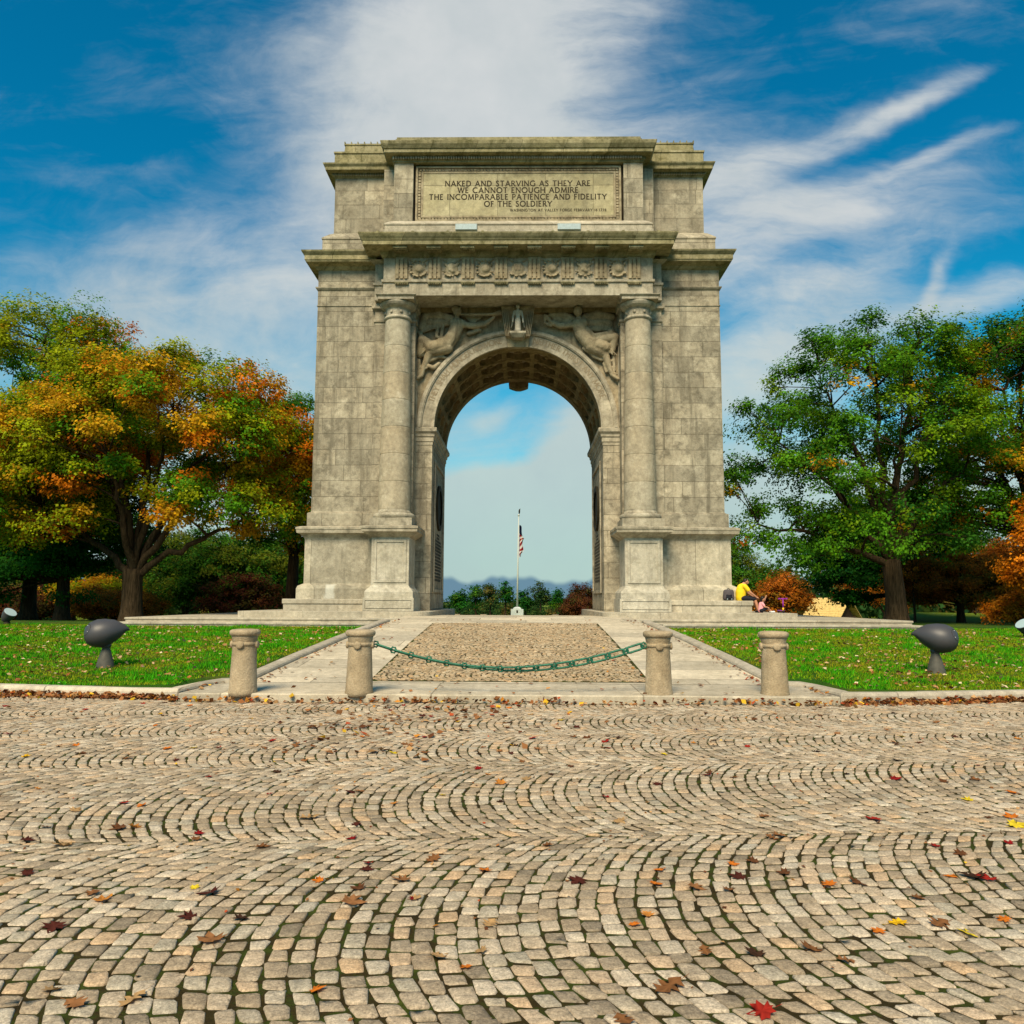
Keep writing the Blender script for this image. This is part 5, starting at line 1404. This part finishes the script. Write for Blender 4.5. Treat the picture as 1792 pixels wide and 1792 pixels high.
bp = empty('backpack', (7.86, 29.95, bz), 'dark grey backpack standing on the stone bench beside the seated adult', 'backpack')
obj('bag', fused('bag', [('c', (7.74, 29.95, bz+.10), .095, (7.98, 29.95, bz+.10), .095), ('c', (7.75, 29.95, bz+.33), .085, (7.97, 29.95, bz+.33), .085), ('c', (7.74, 29.95, bz+.10), .095, (7.75, 29.95, bz+.33), .085), ('c', (7.98, 29.95, bz+.10), .095, (7.97, 29.95, bz+.33), .085), ('e', (7.86, 29.94, bz+.22), (.14, .12, .19))], .014), M['pack'], bp, True)
obj('pocket', fused('pocket', [('c', (7.78, 29.86, bz+.11), .05, (7.94, 29.86, bz+.11), .05), ('c', (7.79, 29.86, bz+.19), .045, (7.93, 29.86, bz+.19), .045)], .012), M['navy'], bp, True)
part('handle', MB().tube([tuple((7.81+.10*t, 29.95, bz+.405+.05*sin(pi*t))) for t in np.linspace(0, 1, 9)], .011, 8), M['navy'], bp, True)
for dx_ in (-.08, .08): part('buckle', MB().box(7.86+dx_-.018, 7.86+dx_+.018, 29.795, 29.815, bz+.04, bz+.075), M['flash'], bp, bevel=.004)

sx, sy, sz = 9.62, 29.2, 1.178
sc = empty('kick_scooter', (sx, sy, sz), 'purple kick scooter with a yellow lower stem standing on the platform', 'scooter')
part('stem', MB().tube([(sx, sy, sz+.18), (sx, sy, sz+.50)], [.024, .022], 12), M['purple'], sc, True)
part('lower_stem', MB().tube([(sx, sy, sz+.07), (sx, sy, sz+.19)], [.030, .030], 12), M['gold'], sc, True)
part('handlebar', MB().tube([(sx-.15, sy, sz+.51), (sx+.15, sy, sz+.51)], .020, 12), M['purple'], sc, True)
for s_ in (-1, 1): part('grip', MB().tube([(sx+s_*.10, sy, sz+.51), (sx+s_*.165, sy, sz+.51)], .027, 12), M['purple'], sc, True)
part('deck', MB().stack((sx-.05, sx+.05, sy+.03, sy+.50), [(0, sz+.065), (.008, sz+.075), (.008, sz+.09), (0, sz+.10)]), M['purple'], sc)
for dy_ in (-.02, .52):
    part('wheel', MB().tube([(sx-.016, sy+dy_, sz+.05), (sx+.016, sy+dy_, sz+.05)], .05, 18), M['navy'], sc, True)

# ------------------------------------------------------------------ log hut, second roof and signs far to the right
hx, hy, hz = 28.4, 74, -1.25
hut = empty('log_hut', (hx, hy, hz), 'small dark log hut with a golden shingle roof beyond the right steps', 'hut')
wl = MB()
for k in range(8):
    z_ = hz+.02+k*.19
    wl.tube([(hx-1.55, hy-1.3, z_+.09), (hx+1.55, hy-1.3, z_+.09)], .098, 8); wl.tube([(hx-1.3, hy-1.55, z_+.09), (hx-1.3, hy+1.55, z_+.09)], .098, 8)
    wl.tube([(hx+1.3, hy-1.55, z_+.09), (hx+1.3, hy+1.55, z_+.09)], .098, 8); wl.tube([(hx-1.55, hy+1.3, z_+.09), (hx+1.55, hy+1.3, z_+.09)], .098, 8)
wl.prism([(hx-1.3, hz+1.5), (hx+1.3, hz+1.5), (hx, hz+3.0)], hy-1.32, hy-1.22)
ro = pi/3.4
wall_ = part('log_wall', wl, M['log'], hut)
part('door', MB().box(hx-.4, hx+.4, hy-1.44, hy-1.38, hz, hz+1.35), M['chink'], wall_)
rf = MB()
R_ = Matrix.Rotation(0, 4, 'Z')
for s_ in (-1, 1):
    for k in range(9):                                        # overlapping shingle courses
        t0, t1 = k/9, (k+1.25)/9
        xa_, xb_ = hx+s_*(1.85*(1-t0)), hx+s_*(1.85*(1-min(t1, 1)))
        za_, zb_ = hz+1.30+1.85*t0, hz+1.30+1.85*min(t1, 1)
        rf.poly([(xa_, hy-1.9, za_+.06), (xa_, hy+1.9, za_+.06), (xb_, hy+1.9, zb_+.03), (xb_, hy-1.9, zb_+.03), (xa_, hy-1.9, za_), (xa_, hy+1.9, za_), (xb_, hy+1.9, zb_-.04), (xb_, hy-1.9, zb_-.04)],
                [(0, 1, 2, 3), (7, 6, 5, 4), (0, 4, 5, 1), (1, 5, 6, 2), (2, 6, 7, 3), (3, 7, 4, 0)])
part('roof', rf, M['thatch'], hut)
part('chimney', MB().stack((hx+.9, hx+1.5, hy+1.45, hy+1.95), [(0, hz), (0, hz+2.4), (-.06, hz+2.45), (-.06, hz+3.2)]), M['chink'], hut)
hut.rotation_euler = (0, 0, radians(38))

# ------------------------------------------------------------------ grass blades
rg_ = np.random.default_rng(21)
n = 210000
gx = rg_.uniform(-24, 24, n*2); gy = 13.1+(27.2-13.1)*rg_.random(n*2)**1.35
keep = (np.abs(gx) > kerb_x(gy)+.30) & (gy > kerb_y(gx)+.27) & (gy < 26.78+14*(np.abs(gx) > 13.5)) & (np.abs(gx) < 3.5+.70*gy) & ((gy > 14.5) | (np.abs(gx) > 5.5))
gx, gy = gx[keep][:n], gy[keep][:n]; n = len(gx)
gz = lawn_z(gx, gy)
tuft = .5+.5*np.sin(gx*2.1+np.sin(gy*1.7)*1.5)*np.sin(gy*1.9+gx*.6); tuft = tuft*.6+.4*(.5+.5*np.sin(gx*5.3+gy*2.2)*np.sin(gy*6.1-gx*3.3))
hgt = .018+.045*rg_.random(n)*(.4+tuft)+.05*(tuft > .70)*rg_.random(n)
a = rg_.uniform(0, 2*pi, n); wd = rg_.uniform(.006, .013, n)*(.7+gy/22); ln_ = rg_.normal(0, .45, (n, 2))*hgt[:, None]
V = np.zeros((n, 3, 3))
V[:, 0] = np.stack([gx-np.cos(a)*wd, gy-np.sin(a)*wd, gz-.01], -1); V[:, 1] = np.stack([gx+np.cos(a)*wd, gy+np.sin(a)*wd, gz-.01], -1)
V[:, 2] = np.stack([gx+ln_[:, 0], gy+ln_[:, 1], gz+hgt], -1)
dry = np.clip(1.24-tuft*1.7+.12*(gx > 0)+rg_.normal(0, .24, n), 0, 1)[:, None]
c = (1-dry)*np.array([.05, .33, .006])+dry*np.array([.29, .29, .012]); c *= rg_.uniform(.6, 1.35, (n, 1))
o = obj('grass', np_mesh('grass', V.reshape(-1, 3), None, np.repeat(c, 3, 0), np.arange(n*3).reshape(-1, 3)), M['blade'], kind='stuff')
tag(o, 'short green lawn grass on both sides of the path', 'grass')

# ------------------------------------------------------------------ fallen leaves
def leaf_outline(kind, r_):
    if kind == 'oak':
        hs = [(0, 0), (.10, .12), (.30, .22), (.14, .34), (.42, .50), (.18, .58), (.34, .78), (.12, .82), (0, 1.0)]
        return [(x_, y_) for x_, y_ in hs]+[(-x_*r_.uniform(.85, 1.1), y_) for x_, y_ in hs[-2:0:-1]]
    hs = [(0, 0), (.06, .10), (.34, .06), (.24, .24), (.55, .38), (.38, .46), (.46, .68), (.22, .60), (.14, .80), (0, 1.0)]
    return [(x_*r_.uniform(.9, 1.1), y_) for x_, y_ in hs]+[(-x_*r_.uniform(.9, 1.1), y_) for x_, y_ in hs[-2:0:-1]]
LV = {}
COLS = {'brown': [(.20, .085, .032), (.26, .115, .045), (.13, .052, .022)], 'red': [(.30, .022, .014), (.22, .012, .012)], 'dark': [(.075, .020, .014), (.055, .026, .015)],
        'orange': [(.55, .15, .018), (.48, .19, .04)], 'yellow': [(.75, .42, .015), (.68, .50, .03)], 'tan': [(.42, .25, .11), (.36, .22, .10)]}
lr = random.Random(12)
def leaf_data(kind, tone, var):
    key_ = (kind, tone, var)
    if key_ in LV: return LV[key_]
    r_ = random.Random(hash(str(key_)) % 9999 if False else sum(map(ord, str(key_))))
    ol = leaf_outline(kind, r_); cu, cw = r_.uniform(.1, .5), r_.uniform(-.5, .6)
    f = lambda x_, y_: (x_, y_-.5, .02+cu*(x_*x_)*1.1+abs(cw)*(y_-.5)**2*.7+.03*sin(9*x_+6*y_))
    V = [f(x_, y_) for x_, y_ in ol]; n0 = len(V)
    V += [f(x_*.45, .12+(y_-.12)*.62+.16) for x_, y_ in ol]; V.append(f(0, .45))
    F3 = []
    for i in range(n0):
        j = (i+1) % n0
        F3 += [(i, j, n0+j), (i, n0+j, n0+i), (n0+i, n0+j, 2*n0)]
    # stalk
    k = len(V); V += [(-.012, -.5, .03), (.012, -.5, .03), (.03, -.82, .05), (.01, -.82, .05)]; F3 += [(k, k+1, k+2), (k, k+2, k+3)]
    base_ = np.array(r_.choice(COLS[tone])); cc_ = np.clip(base_[None]*(1+.35*np.array([[r_.uniform(-1, 1)] for _ in V])), .005, .95)
    LV[key_] = np_mesh('fallen_leaf', np.array(V), None, cc_, np.array(F3)); LV[key_].materials.append(M['litter'])
    return LV[key_]
LAB = {'brown': 'dry brown fallen leaf on the cobbles', 'red': 'bright red fallen leaf on the cobbles', 'dark': 'dark maroon curled leaf on the cobbles', 'orange': 'orange fallen leaf on the cobbles', 'yellow': 'yellow fallen leaf on the cobbles', 'tan': 'pale tan fallen leaf on the cobbles'}
def put_leaf(x_, y_, size, tone, kind='maple', rot=None, label=None, z_=.004, tilt=.22):
    o_ = link(bpy.data.objects.new('fallen_leaf', leaf_data(kind, tone, lr.randrange(3))))
    o_.location = (x_, y_, z_); o_.scale = (size, size, size)
    o_.rotation_euler = (lr.uniform(-tilt, tilt), lr.uniform(-tilt, tilt), lr.uniform(0, 6.28) if rot is None else rot)
    tag(o_, label or LAB[tone], 'leaf', tone+' leaves scattered on the cobbles')
    return o_
NEAR = [(0.85, 3.53, 0.156, 'brown', 'oak', None, 'large brown oak leaf with long lobes near the bottom edge'), (1.17, 3.33, 0.117, 'red', 'maple', None, 'deep crimson maple leaf at the bottom edge'), (0.63, 3.26, 0.107, 'brown', 'oak', None, 'brown oak leaf cut by the bottom edge'), (-0.01, 3.69, 0.063, 'orange', 'maple', None, 'orange and red curled leaf below the centre'), (-0.6, 3.48, 0.076, 'orange', 'maple', None, 'orange leaf left of centre near the bottom'), (-1.53, 3.34, 0.105, 'brown', 'oak', None, 'golden brown leaf near the bottom left corner'), (-1.68, 3.45, 0.093, 'tan', 'maple', None, None), (-1.32, 3.38, 0.125, 'tan', 'oak', None, 'pale tan oak leaf near the bottom left'), (-1.48, 4.55, 0.133, 'dark', 'maple', None, 'dark maroon leaf beside a small yellow leaf at left'), (-1.58, 4.63, 0.061, 'yellow', 'maple', None, None), (-2.0, 4.43, 0.094, 'orange', 'maple', None, None), (-2.1, 4.52, 0.083, 'brown', 'maple', None, None), (-1.23, 3.95, 0.134, 'brown', 'maple', None, 'dry brown curled maple leaf lying left of centre'), (-1.18, 4.2, 0.092, 'dark', 'maple', None, None), (-1.45, 4.21, 0.106, 'dark', 'maple', None, None), (-2.04, 4.06, 0.114, 'dark', 'maple', None, None), (-0.13, 3.8, 0.092, 'tan', 'maple', None, None), (0.08, 4.16, 0.105, 'tan', 'oak', None, None), (-0.65, 4.43, 0.144, 'brown', 'maple', None, None), (-0.7, 5.07, 0.07, 'red', 'maple', None, None), (-0.68, 4.95, 0.09, 'dark', 'maple', None, None), (-0.93, 4.76, 0.074, 'orange', 'maple', None, None), (-0.46, 4.78, 0.12, 'brown', 'maple', None, 'dry brown leaf with spread points at centre left'), (-0.68, 4.64, 0.098, 'brown', 'maple', None, None), (0.02, 4.96, 0.089, 'orange', 'maple', None, None), (1.08, 3.88, 0.085, 'brown', 'oak', None, None), (1.3, 3.87, 0.098, 'dark', 'maple', None, None), (1.58, 3.92, 0.107, 'brown', 'maple', None, None), (1.69, 3.8, 0.094, 'brown', 'oak', None, None), (1.97, 4.12, 0.076, 'orange', 'maple', None, None), (2.4, 4.11, 0.106, 'yellow', 'maple', None, 'bright yellow leaf at the lower right'), (2.32, 4.22, 0.133, 'brown', 'oak', None, None), (2.12, 4.23, 0.112, 'yellow', 'oak', None, None), (2.39, 4.57, 0.085, 'brown', 'maple', None, None), (2.67, 4.28, 0.077, 'orange', 'maple', None, None), (2.88, 4.94, 0.156, 'dark', 'maple', None, 'dark red leaf beside a crimson one at the right'), (2.94, 4.9, 0.117, 'red', 'maple', None, None), (2.75, 4.92, 0.085, 'orange', 'maple', None, None), (2.82, 6.15, 0.128, 'red', 'maple', None, 'vivid red maple leaf at the right of the middle'), (3.85, 6.77, 0.104, 'yellow', 'maple', None, None), (3.81, 6.03, 0.144, 'yellow', 'maple', None, 'bright yellow leaf at the right edge'), (3.63, 7.52, 0.123, 'red', 'maple', None, None), (2.95, 5.52, 0.085, 'red', 'maple', None, None), (1.06, 4.99, 0.084, 'orange', 'maple', None, None), (1.0, 4.75, 0.094, 'orange', 'oak', None, None), (0.55, 4.78, 0.12, 'dark', 'maple', None, 'nearly black curled leaf near the centre'), (1.22, 4.69, 0.114, 'brown', 'maple', None, None), (1.53, 5.11, 0.081, 'orange', 'maple', None, None), (1.49, 4.89, 0.113, 'dark', 'maple', None, None), (1.78, 4.96, 0.094, 'brown', 'maple', None, None), (1.98, 4.77, 0.114, 'orange', 'oak', None, None), (2.15, 4.8, 0.108, 'brown', 'maple', None, None), (1.99, 5.72, 0.115, 'brown', 'maple', None, None), (0.8, 4.18, 0.066, 'orange', 'maple', None, None), (0.88, 4.29, 0.074, 'orange', 'maple', None, None), (1.39, 4.67, 0.074, 'brown', 'maple', None, None), (-1.97, 5.65, 0.081, 'red', 'maple', None, None), (-1.94, 5.53, 0.08, 'brown', 'maple', None, None), (-1.44, 5.37, 0.114, 'brown', 'maple', None, None), (-2.59, 5.75, 0.128, 'brown', 'maple', None, None), (-3.04, 5.47, 0.102, 'dark', 'maple', None, None), (-2.75, 5.36, 0.164, 'tan', 'oak', None, None), (-1.33, 6.06, 0.168, 'tan', 'oak', None, None), (-1.19, 6.86, 0.113, 'dark', 'maple', None, None), (-1.85, 6.78, 0.066, 'red', 'maple', None, None), (-2.59, 7.4, 0.074, 'red', 'maple', None, None), (1.17, 8.95, 0.084, 'red', 'maple', None, None), (0.92, 6.77, 0.074, 'red', 'maple', None, None), (1.94, 7.62, 0.105, 'red', 'maple', None, None), (0.41, 5.46, 0.09, 'brown', 'maple', None, None), (-0.42, 6.78, 0.064, 'yellow', 'maple', None, None), (-0.77, 6.49, 0.071, 'orange', 'maple', None, None), (0.05, 3.86, 0.066, 'tan', 'maple', None, None), (-2.65, 4.84, 0.083, 'dark', 'maple', None, None), (-1.83, 9.11, 0.087, 'dark', 'maple', None, None)]
for it in NEAR: put_leaf(*it)
cnt = 0
while cnt < 222:
    y_ = 4.2+8.3*lr.random()**.62; x_ = lr.uniform(-.66, .66)*y_+.1
    if lr.random() < .35: x_ = lr.gauss(-1.1, 1.1); y_ = lr.uniform(8.5, 12.5)
    if y_ > 12.55: continue
    tone = lr.choices(['brown', 'red', 'dark', 'orange', 'yellow', 'tan'], [.48, .12, .14, .13, .05, .10])[0]
    put_leaf(x_, y_, lr.uniform(.065, .12), tone, lr.choice(['maple', 'maple', 'oak'])); cnt += 1

# drifts along the kerb and litter on lawn, path and panel: too many to count
rl = np.random.default_rng(77)
def litter(name, P_, size, tones, w_, label, up=.6):
    n_ = len(P_)
    nr = np.array([0, 0, 1.])+rl.normal(0, up, (n_, 3)); nr[:, 2] = np.abs(nr[:, 2])+.15; nr /= np.linalg.norm(nr, axis=1, keepdims=True)
    k = rl.choice(len(tones), n_, p=np.array(w_)/sum(w_)); c_ = np.array(tones)[k]*rl.uniform(.6, 1.35, (n_, 1))
    o_ = obj(name, leaves_mesh(name, P_, nr, size*rl.uniform(.6, 1.35, n_), np.clip(c_, .005, .95), rl), M['litter'], kind='stuff')
    tag(o_, label, 'leaf litter')
BT = [(.30, .13, .05), (.22, .085, .03), (.40, .23, .10), (.36, .07, .025), (.50, .20, .03), (.12, .045, .02), (.65, .40, .03)]
BW = [.3, .25, .2, .1, .08, .12, .04]
n_ = 5600
x_ = rl.uniform(-16, 16, n_); off = np.abs(rl.normal(0, .10, n_))*(1+.5*np.sin(x_*1.3)); y_ = np.where(np.abs(x_) < 5.3, 12.74, kerb_y(x_)-.03)-off
kp = (np.abs(x_) > 5.2) | (rl.random(n_) < .26)
x_, y_, off = x_[kp], y_[kp], off[kp]
litter('leaf_drift', np.stack([x_, y_, .012+np.maximum(0, .085-off*.55)*rl.random(len(x_))], -1), .085, BT, BW, 'long drift of brown fallen leaves along the front of the kerb')
n_ = 14000
x_ = rl.uniform(-22, 22, n_); y_ = 13.3+13*rl.random(n_)**1.2
m_ = (.5+.5*np.sin(x_*1.1+np.sin(y_*.9)*2)*np.sin(y_*1.3-x_*.4)) > rl.random(n_)*.9
x_, y_ = x_[m_], y_[m_]
kp = (np.abs(x_) > kerb_x(y_)+.3) & (y_ > kerb_y(x_)+.3) & (y_ < 26.6) & ((y_ > 14.5) | (np.abs(x_) > 5.4))
x_, y_ = x_[kp], y_[kp]
litter('lawn_leaves', np.stack([x_, y_, lawn_z(x_, y_)+.045], -1), .082, [(.48, .30, .16), (.40, .20, .08), (.34, .11, .04), (.62, .48, .30), (.2, .08, .03)], [.35, .3, .2, .2, .15], 'pale fallen leaves scattered over the lawn', .4)
n_ = 420
x_ = rl.uniform(-4.4, 4.4, n_); y_ = 12.85+13*rl.random(n_)**1.3
ed = rl.random(n_) < .5; x_ = np.where(ed, np.sign(x_)*(kerb_x(y_)-np.abs(rl.normal(0, .12, n_))-.05), x_)
litter('path_leaves', np.stack([x_, y_, path_z(y_)+.022], -1), .08, BT, BW, 'dry leaves scattered on the paved path and sett panel', .3)
n_ = 260
x_ = rl.normal(-1.2, .9, n_); y_ = 12.5-4.2*rl.random(n_)**1.6+.25*np.sin(x_*3)
kp = np.sin(x_*4+y_*2.2)*np.sin(y_*3.1-x_) > -.1
litter('leaf_patch', np.stack([x_[kp], y_[kp], np.full(kp.sum(), .016)], -1), .10, BT, BW, 'loose patches of dry brown leaves in front of the chain', .35)
n_ = 1500                                                      # crumbs of leaf and grass caught in the joints
x_ = rl.uniform(-9, 9, n_); y_ = 3+9.6*rl.random(n_)**.7
litter('leaf_crumbs', np.stack([x_, y_, np.full(n_, .004)], -1), .028, BT, BW, 'small crumbs of dry leaf between the cobbles', .4)
